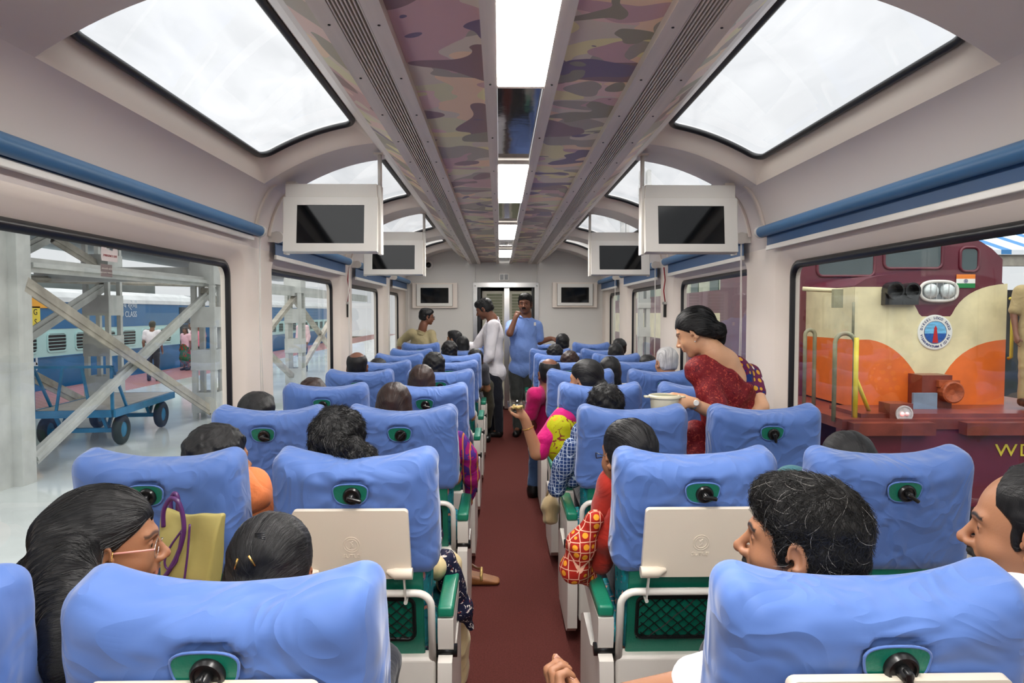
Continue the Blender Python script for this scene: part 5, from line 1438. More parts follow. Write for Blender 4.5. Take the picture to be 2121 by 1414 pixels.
    def moustache(s,thick=1.0,m='moustache'):
        def fn(p):
            q=s.hl(p); qa=q.copy(); qa[:,0]=np.abs(qa[:,0])
            d=chain(qa,[(.0,.1015,-.0500),(.014,.0975,-.0520),(.029,.0825,-.0640)],[.0045*thick,.0056*thick,.0028],.004)
            return (d+wob(q,400,1)*.0008)*s.sz
        c=s.hw((0,.09,-.055)); v,q=surf_net(fn,c-.04,c+.04,.0022); o=mobj('moustache',v-s.foot,q,M[m],s.root,True)
        L=s.hl(v); at=o.data.attributes.new('Flow','FLOAT_VECTOR','POINT'); at.data.foreach_set('vector',L.astype(np.float32).ravel())
    def cloth(s,name,fn,m,h=.009,pts=None,pad=.16,wr=.004,wf=28,label=None,parent=None):
        J=s.J
        g=(lambda p: fn(p)+wob(p,wf,len(name))*wr+wob(p,wf*2.1,1)*wr*.4) if wr else fn
        P_=pts if pts is not None else [v for k,v in J.items() if isinstance(v,np.ndarray) and k not in('right','up','fwd')]
        a,b=bounds(P_,pad); v,q=surf_net(g,a,b,h)
        o=mobj(name,v-s.foot,q,m,parent or s.root,True)
        if label: o['label']=label
        return o
    def shirt(s,m,sleeve=.6,hem=.0,t=.014,h=.009,name='shirt',belly=0.,arms=('l','r'),neck=.135,label=None,collar=True):
        J=s.J; w_=s.ho.get('neck',1)
        def fn(p):
            d=s.torso(p,J,t,belly)
            for k in arms:
                if 'el_'+k in J: d=smin(d,s.arm_d(p,k,t+.004,sleeve),.02)
            q=(p-J['pelvis'])@J['up']; d=smax(d,hem-q,.006)
            nb_=J['chest']+J['up']*(neck+.015); d=smax(d,-cap(p,nb_-J['up']*.01,s.hw((0,-.02,-.03)),.060*s.sz*w_,.064*s.sz*w_),.012)
            return d
        o=s.cloth(name,fn,m,h,label=label)
        if collar:
            base=J['chest']+J['up']*.135; top=s.hw((0,-.045,-.125)); ax=(top-base); Lc=np.linalg.norm(ax); ax/=Lc
            cen=base+ax*.045; fw=J['fwd']; r0=.066*s.sz*(w_*.5+.5)
            def cf(p):
                q=p-base; tz=q@ax; rad=np.linalg.norm(q-tz[:,None]*ax,axis=1)
                d=np.abs(rad-(r0+.012*np.clip((.05-tz)/.05,0,1.6)))-.0042
                d=np.maximum(d,tz-.058+.020*np.clip((q@fw)/.07,-1,1)); d=np.maximum(d,-.02-tz)
                fall=np.abs(rad-(r0+.016+.30*np.clip(.055-tz,0,.06)))-.0036; fall=np.maximum(fall,tz-.056+.020*np.clip((q@fw)/.07,-1,1)); fall=np.maximum(fall,.018-tz)
                d=np.minimum(d,fall)
                side=np.abs(q@J['right']); return smax(d,-(side-.004-.45*np.clip(.05-tz,0,.1))*-1 if False else np.where((q@fw)>0,.010+.35*np.clip(tz-.0,0,.05)-side,-1.0),.004)
            v,q_=surf_net(cf,cen-.13,cen+.13,min(h,.0055)); 
            if len(v): mobj('collar',v-s.foot,q_,m,o,True)
        return o
    def trousers(s,m,h=.010,t=.016,name='trousers'):
        J=s.J
        def fn(p):
            R=np.stack([J['right'],J['fwd'],J['up']],1); w=s.sz*J['w']
            d=ell(p,J['pelvis'],(.165*w+t*.5,.115*w+t*.5,.12*w+t*.5),R)
            for k in('l','r'):
                if 'kn_'+k in J:
                    d=smin(d,s.leg_d(p,k,t),.03)
                    an=J['an_'+k]; dn=(J['an_'+k]-J['kn_'+k]); dn/=np.linalg.norm(dn); d=smax(d,((p-an)@dn)-.02,.01)
            return d
        return s.cloth(name,fn,m,h)
    def shoes(s,m,h=.008,name='shoe'):
        for k in('l','r'):
            a,t_=s.J['an_'+k],s.J['to_'+k]
            fn=lambda p: np.maximum(smin(cap(p,(a[0],a[1],s.foot[2]+.045),(t_[0],t_[1],s.foot[2]+.034),.046,.038),cap(p,a,(a[0],a[1],s.foot[2]+.05),.045),.02),s.foot[2]+.002-p[:,2])
            s.cloth(name,fn,m,h,pts=[a,t_],pad=.12,wr=0)
def standing(label,x,y,face,height,skin,hopt,head_pose,z0=0,sz=None,group=None,lean=0):
    """default standing figure; face = yaw of the body in degrees (0 looks along +Y)"""
    k=height/1.72; R=euler_frame(face); X,Yv=R[:,0],R[:,1]; o=np.array([x,y,z0],float)
    W=lambda a,b,c: o+X*a*k+Yv*b*k+np.array([0,0,c*k])
    hd=W(0,.03,1.59); p=Person(label,(x,y,z0),hd,head_pose,skin,hopt,k,group)
    p.W=W
    p.set(W(0,0,.96),W(0,0,1.24),W(-.17,-.01,1.39),W(.17,-.01,1.39),1,hip_l=W(-.09,0,.90),hip_r=W(.09,0,.90),kn_l=W(-.10,.01,.49),kn_r=W(.10,.01,.49),an_l=W(-.11,-.02,.085),an_r=W(.11,-.02,.085),to_l=W(-.13,.13,.03),to_r=W(.13,.13,.03),
        el_l=W(-.23,-.03,1.11),el_r=W(.23,-.03,1.11),wr_l=W(-.24,.05,.86),wr_r=W(.24,.05,.86))
    for kx,sd in(('l',-1),('r',1)):
        p.hands[kx]=hand_pts(p.J['wr_'+kx],np.array([0,0,-1.])+Yv*.25,X*(-sd),-sd if False else sd,.35,1,k)
    return p
def seated(label,x,row,dx,dz,skin,hopt,head_pose,hy=.26,sz=.97,arms=True,group=None,hpos=None,w=1.0):
    yb=ROWD[row]; foot=(x,yb+.45,0)
    hd=np.array(hpos if hpos is not None else (x+dx,yb+hy,1.075+dz),float)
    p=Person(label,foot,hd,head_pose,skin,hopt,sz,group)
    lean=np.array([(hd[0]-x)*.15,0,0])
    p.set((x,yb+.37,.56),(x+lean[0]*.7,yb+.33,.80),(x-.165+lean[0],yb+.31,.925),(x+.165+lean[0],yb+.31,.925),w,hip_l=(x-.09,yb+.42,.54),hip_r=(x+.09,yb+.42,.54),kn_l=(x-.11,yb+.84,.56),kn_r=(x+.11,yb+.84,.56),an_l=(x-.11,yb+.82,.10),an_r=(x+.11,yb+.82,.10),to_l=(x-.12,yb+.96,.035),to_r=(x+.12,yb+.96,.035),
        el_l=(x-.22+lean[0]*.5,yb+.38,.70),el_r=(x+.22+lean[0]*.5,yb+.38,.70),wr_l=(x-.12,yb+.62,.68),wr_r=(x+.12,yb+.62,.68))
    for kx,sd in(('l',-1),('r',1)): p.hands[kx]=hand_pts(p.J['wr_'+kx],(-sd*.2,1,-.1),(0,0,-1),-sd,.4,1,sz)
    return p
# ------------------------------------------------------------------ people
def HP(cx, ytop, row, hy=.27, top=.127, d=None):
    d=d if d is not None else ROWD[row]+hy
    q=P(cx,ytop,d); return np.array([q.x,d,q.z-top])
K={}
def kc(name,c,**kw):
    if name not in K: K[name]=cloth(name,c,**kw)
    return K[name]
def simple(label,cx,ytop,row,seatx,style,hm='hair',skin='warm',yaw=0,top=('shirt_plain',(180,180,180)),w=.95,h=.013,hh=.006,group=None,hy=.27,ho=None,topo=.127,sz=.95,pitch=0,mat_=None,hseed=0,roll=0,sleeve=.6):
    hp=HP(cx,ytop,row,hy,topo*sz)
    x=seatx*.9+hp[0]*.1
    p=seated(label,x,row,0,0,skin,dict(ho or {},neck=.85 if style in('bun','long','pony','plait') else 1),(yaw,pitch,roll),hpos=hp,sz=sz,w=w,group=group)
    p.body(h,hh if hh<h*.75 else None,arms=('l','r'))
    p.hair(style,hm,max(.0045,hh),hseed); m=mat_ or kc(*top)
    p.shirt(m,sleeve,hem=-.12,h=h,collar=False); p.trousers(kc('dark_trousers',(44,46,54)),h=.016)
    return p
LA,LW,RA_,RW=-.503,-1.09,.523,1.12
FAR='seated passengers'
def drape(p,name,pts,rs,m,flat=1,h=.008,wr=.006,wf=34,k=.03):
    return p.cloth(name,lambda q: chain(q,[np.array(a) for a in pts],rs,k),m,h,pts=pts,pad=max(rs)+.03,wr=wr,wf=wf)
pt=lambda x,y,d: np.array(P(x,y,d))
gold=mat('gold_metal',(214,170,90),.25,.9)
white=kc('white_cotton',(222,220,226),fold=.25)
# --- left side, back to front
simple('person seated by the left windows, top of black hair above the sixth row seat',783,742,5,LW,'short',group=FAR,top=('grey_shirt',(150,150,152)))
simple('person with black hair seated on the left aisle place, eighth row',931,706,6,LA,'curly',group=FAR,top=('navy_shirt',(40,48,80)))
simple('person turning their head left, far left aisle place, brown cheek showing',940,684,8,LA-.1,'short',yaw=70,group=FAR,top=('maroon_shirt',(96,40,48)),hy=.3)
simple('person with smooth black hair, far left beside the head that is turned away',958,696,7,LA+.03,'long',group=FAR,top=('cream_top',(206,196,170)))
simple('person with a round bald patch in black hair, left window place',740,727,4,LW,'bald',skin='dark',group=FAR,top=('brown_shirt',(110,84,70)))
pj=simple('person with short wavy black hair, left aisle place beside the bald patch head',899,730,4,LA,'curly',group=FAR,top=('green_shirt',(70,96,84)))
simple('person whose sparse brown topped hair barely shows, fourth row by the left windows',648,783,3,LW,'curly','hair_brown',group=FAR,top=('cream_top',(206,196,170)))
ph=simple('woman with dark bobbed hair and plum sleeve, fourth row left aisle place',874,755,3,LA,'long','hair_brown',group=FAR,top=('plum_top',(62,48,92)),h=.010,hh=.005,sleeve=1.95)
simple('person with smooth black hair, third row by the left windows',532,812,2,LW,'short',group=FAR,top=('teal_shirt',(60,110,120)),h=.010,hh=.005)
# E: brown haired woman with magenta drape
pe=simple('woman with long glossy brown hair and magenta drape, third row left aisle place',817,792,2,LA,'long','hair_brown',top=('magenta_top',(150,30,110)),h=.009,hh=.004,ho=dict(wide=1.0))
K['magenta_blue']=pattern_cloth('magenta_purple_drape',(150,24,104),[('blobs',9,.56,(74,40,120)),('wave',9,.93,(190,120,60))])
drape(pe,'drape',[pt(950,905,3.3),pt(968,940,3.3),pt(976,985,3.35),pt(972,1040,3.45)],[.035,.045,.04,.02],K['magenta_blue'])
K['orange_cloth']=kc('orange_cloth',(232,140,80))
# foot with sandal in the aisle
# D: curly ponytail woman, second row aisle
K['navy_print']=pattern_cloth('navy_white_print',(22,24,48),[('blobs',46,.60,(206,196,190)),('blobs',60,.68,(170,70,60))])
hp=HP(702,842,1,.27,.130)
pd_=seated('woman with curly black hair tied back, second row left aisle place',LA-.02,1,0,0,'warm',dict(neck=.85),(-8,0,0),hpos=hp,sz=.97,w=.95)
pd_.body(.010,.005)
q0=hp
pony=lambda p: chain(p,[hp+[.01,-.10,.03],hp+[.06,-.115,.01],hp+[.105,-.11,-.02],hp+[.135,-.10,-.055]],[.035,.042,.036,.02],.02)+wob(p,90,2)*.005
pd_.hair('curly','hair',.0035,3,extra=pony); pd_.strands(3200,'swirl',.035,rad=.0006,lift=.35,seed=4)
b=MB(); c=Vector(hp+[.025,-.135,-.005]-pd_.foot); 
for k in range(5): b.lathe([(.0002,-.004),(.0038,0),(.0002,.004)],8,Matrix.Translation(c+Vector((k*.006-.01,0,.002*k))))
b.build('hair_band',mat('silver_beads',(220,220,215),.2,.8),pd_.root,True)
pd_.shirt(K['navy_print'],.8,hem=-.14,h=.010,collar=False)
K['cream_salwar']=kc('cream_cotton',(206,186,140))
drape(pd_,'kurta_hem',[pt(922,1165,2.35),pt(940,1215,2.4),pt(957,1262,2.42),pt(974,1296,2.45)],[.045,.042,.034,.016],K['navy_print'])
drape(pd_,'salwar_leg',[pt(928,1170,2.5),pt(938,1260,2.62),pt(942,1330,2.68),pt(944,1392,2.72)],[.05,.058,.056,.054],K['cream_salwar'],wr=.004)
drape(pd_,'salwar_knee',[pt(900,1175,2.3),pt(928,1178,2.55)],[.04,.045],K['cream_salwar'],wr=.004)
# sandal
r=thing('wedge_sandal','brown wedge sandal with a beaded strap standing in the aisle on the left','sandal',P(988,1205,3.74),0); r.location.z=0.0; r.scale=(1.25,1.2,1.3)
def fn(p):
    a=boxd(p,(0,0,.035),(.105,.04,.034),.02); top=p[:,2]-(.028-.25*p[:,0]); 
    d=smax(a,top-.012,.01); return smax(d,-(p[:,2]+.01+.0*p[:,0]),.004)
v,q=surf_net(fn,(-.14,-.08,-.02),(.14,.08,.1),.005); v[:,2]-=v[:,2].min(); mobj('sole',v,q,mat('tan_leather',(132,84,44),.5,var=.2,vscale=20),r,True)
b=MB(); b.tube([(-.035+.0*t,.042*math.cos(t),.040+.045*math.sin(t)) for t in np.linspace(-.1,PI+.1,14)],.007,8); b.tube([(.02+.0*t,.038*math.cos(t),.028+.035*math.sin(t)) for t in np.linspace(-.1,PI+.1,14)],.006,8); b.build('strap',mat('beaded_strap',(190,160,96),.35,.3,var=.4,vscale=120),r,True)
b=MB(); b.tube([(-.035,0,.085),(.0,.0,.066),(.02,0,.062)],.006,8); b.build('toe_strap',mat('brown_strap',(96,60,34),.4),r,True)
# C
pc=simple('person with thin black hair and orange kurta, second row by the left windows',453,880,1,LW,'curly',yaw=-35,top=('orange_kurta',(236,134,80)),h=.009,hh=.004,w=1.0,sleeve=1.9,hseed=2)
pc.J['el_r']=np.array(pt(545,1050,2.3))
drape(pc,'sleeve',[pt(500,1000,2.2),pt(528,1030,2.24),pt(540,1075,2.3)],[.05,.048,.045],kc('orange_kurta',(236,134,80)))
# B: child in front left
hp=HP(562,1064,0,.36,.118)
pb=seated('child with smooth black hair and clips, front row beside the folded tray',LA,0,0,0,'warm',dict(neck=.8),(-6,-12,0),hpos=hp,sz=.90,w=.72)
for k_,s_ in(('l',1),('r',-1)):
    for j_ in('sh_','el_'): pb.J[j_+k_][0]+=s_*(.045 if j_=='sh_' else .085)
pb.body(.010,.004); pb.hair('bun','hair',.0028,5); pb.strands(700,'back',.04,rad=.0003,lift=.0,seed=8)
pb.trousers(kc('dark_trousers',(44,46,54)),h=.014); pb.shirt(kc('pink_top',(206,120,140)),.5,hem=-.1,h=.010,collar=False)

b=MB(); a=Vector(P(537,1108,1.21))-Vector(pb.foot); 
for k in range(4): t=k*.8; b.tube([a+Vector((-.008,0,-.003+.002*k)),a+Vector((.012,-.004,-.006+.004*k))],.0012,5)
b.build('hair_clip',M['dark'],pb.root,True)
for xx,zz in((487,1178),(528,1172)):
    a=Vector(P(xx,zz,1.22))-Vector(pb.foot); b=MB(); b.tube([a,a+Vector((.006 if xx<500 else -.01,-.003,.02))],.002,6); b.build('gold_pin',gold,pb.root,True)
# A: woman with glasses
hp=np.array(P(222,1130,1.42))
pa=seated('woman in glasses with long black hair facing right, front row left',LW+.12,0,0,0,'warm',dict(neck=.85,nose=.5,wide=.96,lip=(.30,.10,.09),brow=.8),(-62,-2,0),hpos=hp,sz=.98,w=1.0)
pa.body(.010,.0022); pa.eyes((-10,-6))
mane=lambda p: chain(p,[hp+[-.06,.0,.02],pt(135,1110,1.38),pt(132,1170,1.31),pt(138,1235,1.235),pt(150,1300,1.19),pt(158,1370,1.17),pt(160,1440,1.17)],[.055,.058,.056,.052,.050,.045,.03],.03)+wob(p*np.array([1,1,.2]),110,2)*.003
pa.hair('pony','hair',.003,2,extra=mane); pa.strands(3000,'back',.08,rad=.0004,lift=.0,seed=3)
pa.trousers(kc('beige_skirt',(196,172,132)),h=.014); pa.shirt(kc('beige_blouse',(206,180,140)),.7,hem=-.1,h=.010,collar=False)
HRm=Matrix(pa.HR.tolist()).to_4x4(); HT=Matrix.Translation(Vector(pa.hc-pa.foot))@HRm@Matrix.Scale(.98,4)
b=MB(); b.tube([HT@Vector((s_,y,z)) for s_,y,z in ((.074,.0,.004),(.073,.05,.003),(.068,.088,.001))],.0022,6); b.tube([HT@Vector((-s_,y,z)) for s_,y,z in ((.074,.0,.004),(.073,.05,.003),(.068,.088,.001))],.0022,6)
gs=b.build('spectacles',mat('pink_frame',(214,150,140),.3),pa.root,True)
for s_ in (-1,1):
    L=[(s_*(.036+.030*abs(math.cos(t))**.8*math.copysign(1,math.cos(t))),.098-.010*abs(math.cos(t)*.5+.5*1),-.006+.019*math.sin(t)) for t in np.linspace(0,2*PI,25)[:-1]]
    b=MB(); b.tube([HT@Vector(v) for v in L],.0008,5,closed=True); b.build('rim',M['steel'],gs,True)
    b=MB(); b.add([HT@Vector(v) for v in L],[tuple(range(24))]); b.build('lens',M['glass'],gs)
b=MB(); b.tube([HT@Vector((-.008,.103,.002)),HT@Vector((0,.106,.004)),HT@Vector((.008,.103,.002))],.001,5); b.build('bridge',M['steel'],gs,True)
b=MB(); b.lathe([(.0001,-.006),(.005,0),(.0001,.006)],10,HT@Matrix.Translation((.084,.004,-.048))); b.tube([HT@Vector((.083,.006,-.045)),HT@Vector((.083,.012,.01))],.0007,4); b.build('earring',gold,pa.root,True)
b=MB(); 
for k in range(9):
    a=k*.7; b.lathe([(.0001,-.005),(.006,0),(.0001,.005)],8,Matrix.Translation(Vector(P(112,1165,1.36))-Vector(pa.foot)+Vector((.014*math.cos(a),-.004,.014*math.sin(a)))))
b.build('hair_flower_clip',mat('pale_crystal',(210,180,170),.1,.3),pa.root,True)
b=MB(); a=Vector(P(108,1115,1.38))-Vector(pa.foot); b.tube([a,a+Vector((.002,0,.03)),a+Vector((.006,0,.04))],.006,6); b.build('hair_clasp',gold,pa.root,True)
# handbag hanging behind the second row
def handbag():
    o=P(395,1185,1.86); r=thing('handbag','olive handbag with purple handles propped behind the second row left seat','handbag',o,math.radians(-8)); 
    s=1/ (F/1.86)
    ol=mat('olive_canvas',(158,146,84),.6,var=.1,vscale=6,bump=.2,bscale=14); pu=mat('purple_leather',(78,34,92),.35,var=.1)
    # body: flattened tapered box, px units relative to 395,1185
    def dfn(v):
        v=v.copy(); t=(v[:,2]+.10)/.20; x0=v[:,0].copy()
        v[:,0]=v[:,0]*(.82+.26*t)+.012*t; v[:,1]*=1.1-.80*np.clip(t,0,1)**2
        v[:,2]+=t*(.012*(x0/.08)**2+.004*np.sin(x0*60)); v[:,1]+=.004*np.sin(x0*40+v[:,2]*30)*(.3+t); return v
    v,f=rbox(.165,.07,.20,.010,3,(26,4,22),dfn); mobj('bag_body',v+np.array([0,0,.06]),f,ol,r,True)
    b=MB(); b.tube(smooth_path([(-.055,-.033,.135),(-.050,-.038,.18),(-.030,-.038,.213),(-.008,-.037,.205),(.004,-.036,.165),(.006,-.038,.12),(-.008,-.040,.07),(-.035,-.042,.02),(-.060,-.042,-.01)]),.0062,8); b.build('handle',pu,r,True)
    b=MB(); b.tube(smooth_path([(-.066,.02,.15),(-.068,.02,.19),(-.056,.02,.212),(-.046,.02,.195),(-.050,.022,.15)]),.0062,8); b.build('handle',pu,r,True)
    b=MB(); b.tube(smooth_path([(.002,-.038,.13),(-.030,-.042,.085),(-.046,-.044,.045),(-.036,-.045,.025),(-.012,-.044,.045),(-.004,-.042,.09),(.002,-.040,.125)]),.003,6); b.tube(smooth_path([(.022,-.034,.145),(.018,-.042,.06),(.006,-.044,-.02)]),.003,6); b.tube([(-.06,-.042,-.008),(.055,-.042,-.008)],.006,6); b.build('piping',pu,r,True)
handbag()
# --- right side, back to front
simple('person with short black hair, far right aisle place near the blue shirt arm',1165,691,7,RA_+.1,'short',skin='dark',group=FAR,top=('white_shirt2',(210,206,200)))
simple('person with black hair low behind the seat left of the far right head',1149,713,6,RA_,'curly',skin='dark',group=FAR,top=('navy_shirt',(40,48,80)))
simple('person with black hair, far right by the windows in the last but one row',1283,701,7,RW,'short',group=FAR,top=('grey_shirt',(150,150,152)))
pw=simple('person with a pale hairband over black hair, far right by the windows',1275,711,6,RW-.1,'long',group=FAR,top=('cream_top',(206,196,170)))
b=MB(); b.tube([Vector(pw.hw((.086*math.cos(t),-.02,.02+.098*math.sin(t)))-pw.foot) for t in np.linspace(.1,PI-.1,14)],.004,6); b.build('hairband',M['white'],pw.root,True)
simple('person with fluffy brown hair just above the sixth row seat, right aisle place',1180,727,5,RA_,'curly','hair_brown',group=FAR,top=('brown_shirt',(110,84,70)))
simple('person whose black hair just shows beside the white-haired man',1342,735,5,RW,'short',group=FAR,top=('teal_shirt',(60,110,120)))
simple('man with short white hair and a pink scalp patch, right window place',1380,718,4,RW,'grey','hair_grey',skin='mid',group=FAR,yaw=18,top=('pale_blue_shirt',(170,190,214)),hh=.005)
simple('person with black bobbed hair between the pink shirt man and white-haired man',1263,738,4,.80,'long',group=FAR,top=('white_shirt2',(210,206,200)),w=.8)
# V: pink shirt bald man
hp=HP(1137,741,4,.25,.125)
pv=seated('bald man in a magenta shirt leaning into the aisle on the right',.33,4,0,0,'dark',dict(fat=.3),(12,0,0),hpos=hp,sz=1.0,w=.86)
pv.J['sh_l']=np.array(pt(1108,818,5.02)); pv.J['el_l']=np.array(pt(1097,872,5.1)); pv.J['wr_l']=np.array(pt(1120,900,5.35)); pv.hands['l']=hand_pts(pv.J['wr_l'],(.6,1,0),(0,0,-1),1,.4)
for k_,x_ in (('l',1104),('r',1128)):
    pv.J['kn_'+k_]=np.array(pt(x_+8,935,5.6)); pv.J['an_'+k_]=np.array(pt(x_,1010,5.5)); pv.J['to_'+k_]=np.array(pt(x_-4,1022,5.62)); pv.J['to_'+k_][2]=.03; pv.J['an_'+k_][2]=.09
pv.body(.011,.0055); pv.hair('bald','hair',.005,1); pv.shirt(kc('magenta_polo',(176,14,92)),.7,hem=-.12,h=.010); pv.trousers(kc('blue_jeans',(52,72,104)),h=.012); pv.shoes(M['dark'],h=.010)
# U: woman holding a glass bowl
K['lime_print']=pattern_cloth('lime_maroon_print',(170,170,20),[('blobs',22,.63,(120,50,40)),('blobs',9,.64,(196,150,30))])
hp=HP(1213,745,3,.24,.125)
pu_=seated('woman in a lime and magenta sari holding a glass bowl out into the aisle',RA_-.06,3,0,0,'mid',dict(neck=.85),(52,-4,0),hpos=hp,sz=1.0,w=1.0)
pu_.J['sh_l']=np.array(pt(1168,868,3.98)); pu_.J['el_l']=np.array(pt(1112,938,3.90)); pu_.J['wr_l']=np.array(pt(1087,868,3.88))
pu_.hands['l']=hand_pts(pu_.J['wr_l'],(-.45,0,.85),(-.55,.1,.25),1,[.75,.9,.9,.8],1,.92,.5)
pu_.body(.009,.0045); pu_.hair('bun','hair',.0045,1)
K['mag_sleeve']=kc('magenta_silk',(196,20,110))
pu_.shirt(K['mag_sleeve'],.62,hem=-.1,h=.009,collar=False,t=.02)
drape(pu_,'sleeve',[pt(1165,875,3.96),pt(1142,905,3.93),pt(1120,935,3.91)],[.055,.056,.050],K['mag_sleeve'],wr=.003)
drape(pu_,'sari',[pt(1176,855,4.02),pt(1160,890,3.95),pt(1163,925,3.93),pt(1185,960,3.96)],[.07,.085,.085,.08],K['lime_print'],wr=.004)
b=MB(); ctr=Vector(pu_.J['wr_l'])*.75+Vector(pu_.J['el_l'])*.25; ax=(Vector(pu_.J['el_l'])-Vector(pu_.J['wr_l'])).normalized()
b.lathe([(.034,-.003),(.037,0),(.034,.003)],18,Matrix.Translation(ctr-Vector(pu_.foot))@ax.to_track_quat('Z','Y').to_matrix().to_4x4(),cap=False); b.build('bangle',gold,pu_.root,True)
bw=thing('glass_bowl','clear glass bowl of snacks held over the aisle','bowl',P(1071,852,3.84))
b=MB(); b.lathe([(.030,0),(.045,.012),(.052,.035),(.055,.058),(.052,.058),(.049,.036),(.042,.015),(.028,.004)],28,cap=False); b.lathe([(.0005,0),(.030,0)],28,cap=False); b.build('bowl_glass',M['glass'],bw,True)
b=MB()
rb=random.Random(2)
for k in range(16):
    v,f=rbox(.018,.014,.012,.005,2); T=Matrix.Translation((rb.uniform(-.026,.026),rb.uniform(-.026,.026),.014+rb.random()*.022))@Matrix.Rotation(rb.random()*6,4,'Z')@Matrix.Rotation(rb.random()*3,4,'X'); b.add([T@Vector(q) for q in v],f)
o=b.build('snacks',mat('golden_snacks',(206,176,110),.6,var=.2,vscale=40),bw,True); o['kind']='stuff'
# T: third row right aisle
K['navy_check']=pattern_cloth('navy_white_check',(38,62,112),[('cells',58,.07,(176,190,210))])
ptt=simple('person with thinning curly black hair and navy checked top, third row right aisle place',1254,796,2,RA_,'curly',top=None or ('x',(0,0,0)),mat_=K['navy_check'],h=.009,hh=.004,hseed=6,sleeve=1.0)
drape(ptt,'sleeve',[pt(1185,925,3.22),pt(1168,965,3.25),pt(1153,1010,3.28)],[.045,.05,.045],K['navy_check'],wr=.003)
ptt_h=ptt.strands(900,'swirl',.035,rad=.0007,lift=.4,seed=6)
# cloth bag by third row
r=thing('cloth_bag','crumpled beige cloth bag hanging by the third row right armrest','bag',P(1140,1085,3.5))
c0=np.array(P(1140,1055,3.5)); v,q=surf_net(lambda p: ell(p,c0,(.045,.06,.085))+wob(p,60,1)*.008,c0-.14,c0+.14,.006); mobj('bag_cloth',v-np.array(r.location),q,kc('beige_cloth',(168,146,108)),r,True)
b=MB(); b.tube([Vector(c0)+Vector((-.02,0,.07))-r.location,Vector(c0)+Vector((0,.0,.14))-r.location,Vector(c0)+Vector((.02,0,.07))-r.location],.006,6); b.build('bag_handle',kc('beige_cloth',(168,146,108)),r,True)
# S: second row right aisle
K['rust_print']=pattern_cloth('rust_yellow_print',(158,34,24),[('dots',30,.30,(226,150,40)),('cells',30,.045,(232,176,150))])
ps=simple('woman with black bobbed hair and rust red dress, second row right aisle place',1300,868,1,RA_,'long','hair',yaw=28,top=('rust_dress',(150,34,22)),h=.009,hh=.0035,sleeve=1.2)
ps.strands(1200,'back',.04,rad=.0004,lift=.0,seed=9)
drape(ps,'sleeve',[pt(1278,1060,2.22),pt(1258,1110,2.25),pt(1244,1160,2.3)],[.035,.042,.045],kc('rust_dress',(150,34,22)),wr=.003)
drape(ps,'dupatta',[pt(1232,1075,2.22),pt(1205,1125,2.24),pt(1192,1175,2.26),pt(1222,1195,2.3)],[.03,.045,.045,.03],K['rust_print'],wr=.004)
HRm=Matrix(ps.HR.tolist()).to_4x4(); HT=Matrix.Translation(Vector(ps.hc-ps.foot))@HRm@Matrix.Scale(.95,4)
b=MB(); b.tube([HT@Vector((-.078,.02,.004)),HT@Vector((-.075,.06,.003)),HT@Vector((-.066,.093,.001)),HT@Vector((-.06,.098,-.02)),HT@Vector((-.02,.104,-.02))],.0016,6); b.build('spectacles',M['dark'],ps.root,True)
# AE
simple('person with black hair just above the second row seat by the right windows',1755,893,1,RW-.05,'long',group=FAR,top=('teal_shirt',(60,110,120)),h=.012,hh=.005)
# AF: front right man
hp=np.array(P(1658,1124,1.25))
pf=seated('man with thick black hair facing left, moustache, white shirt, front row right',RA_+.04,0,0,0,'warm',dict(nose=1.3,beard=.45,brow=1.0,fat=.1),(58,2,0),hpos=hp,sz=.97,w=1.0)
pf.J['sh_l']=np.array([hp[0]-.11,1.27,.80]); pf.J['el_l']=np.array(P(1488,1416,1.25)); pf.J['wr_l']=np.array(P(1236,1456,1.33))
pf.hands['l']=hand_pts(pf.J['wr_l'],(-.92,.08,.30),(.25,.45,.75),1,[.95,1.0,1.05,1.1],.8,1.0,.75)
pf.J['kn_l'][0]+=.09; pf.J['kn_r'][0]+=.05; pf.body(.0055,.0022); pf.eyes((12,0)); pf.hair('short','hair_salt',.0028,1); pf.strands(6000,'swirl',.036,'hair_salt',rad=.00045,lift=.28,seed=5); pf.moustache(1.1)
M['hair_white']=mat_hair('white_hair_strand',(150,146,142),(200,196,190)); pf.strands(160,'swirl',.045,'hair_white',rad=.00022,lift=.3,seed=15)
pf.shirt(white,1.15,hem=-.1,h=.008)
pf.trousers(kc('dark_trousers',(44,46,54)),h=.012)
drape(pf,'sleeve_cuff',[pf.J['sh_l']+np.array([0,0,-.05]),pf.J['el_l'],np.array(P(1418,1440,1.27))],[.045,.046,.042],white,h=.006,wr=.003)
nl=mat('fingernail',(214,164,146),.25)
H=pf.hands['l']; 
for pts_,rr in [(H['thumb'],.0062)]+[(f_,.0052) for f_ in H['fingers']]:
    a=Vector(pts_[-1]); d_=(Vector(pts_[-1])-Vector(pts_[-2])).normalized(); nn=-Vector(H['n']); nn=(nn-d_*nn.dot(d_)).normalized()
    if pts_ is H['thumb']: nn=Vector((-.3,-.5,.8)); nn=(nn-d_*nn.dot(d_)).normalized()
    sd=d_.cross(nn); T=Matrix(((sd.x,d_.x,nn.x,0),(sd.y,d_.y,nn.y,0),(sd.z,d_.z,nn.z,0),(0,0,0,1)))
    v,f=rbox(rr*1.7,rr*2.0,.002,.0009,2); b=MB(); b.add([Vector(a)-Vector(pf.foot)+nn*(rr*.98)+d_*rr*.1+T@Vector(q) for q in v],f); b.build('fingernail',nl,pf.bo,True)
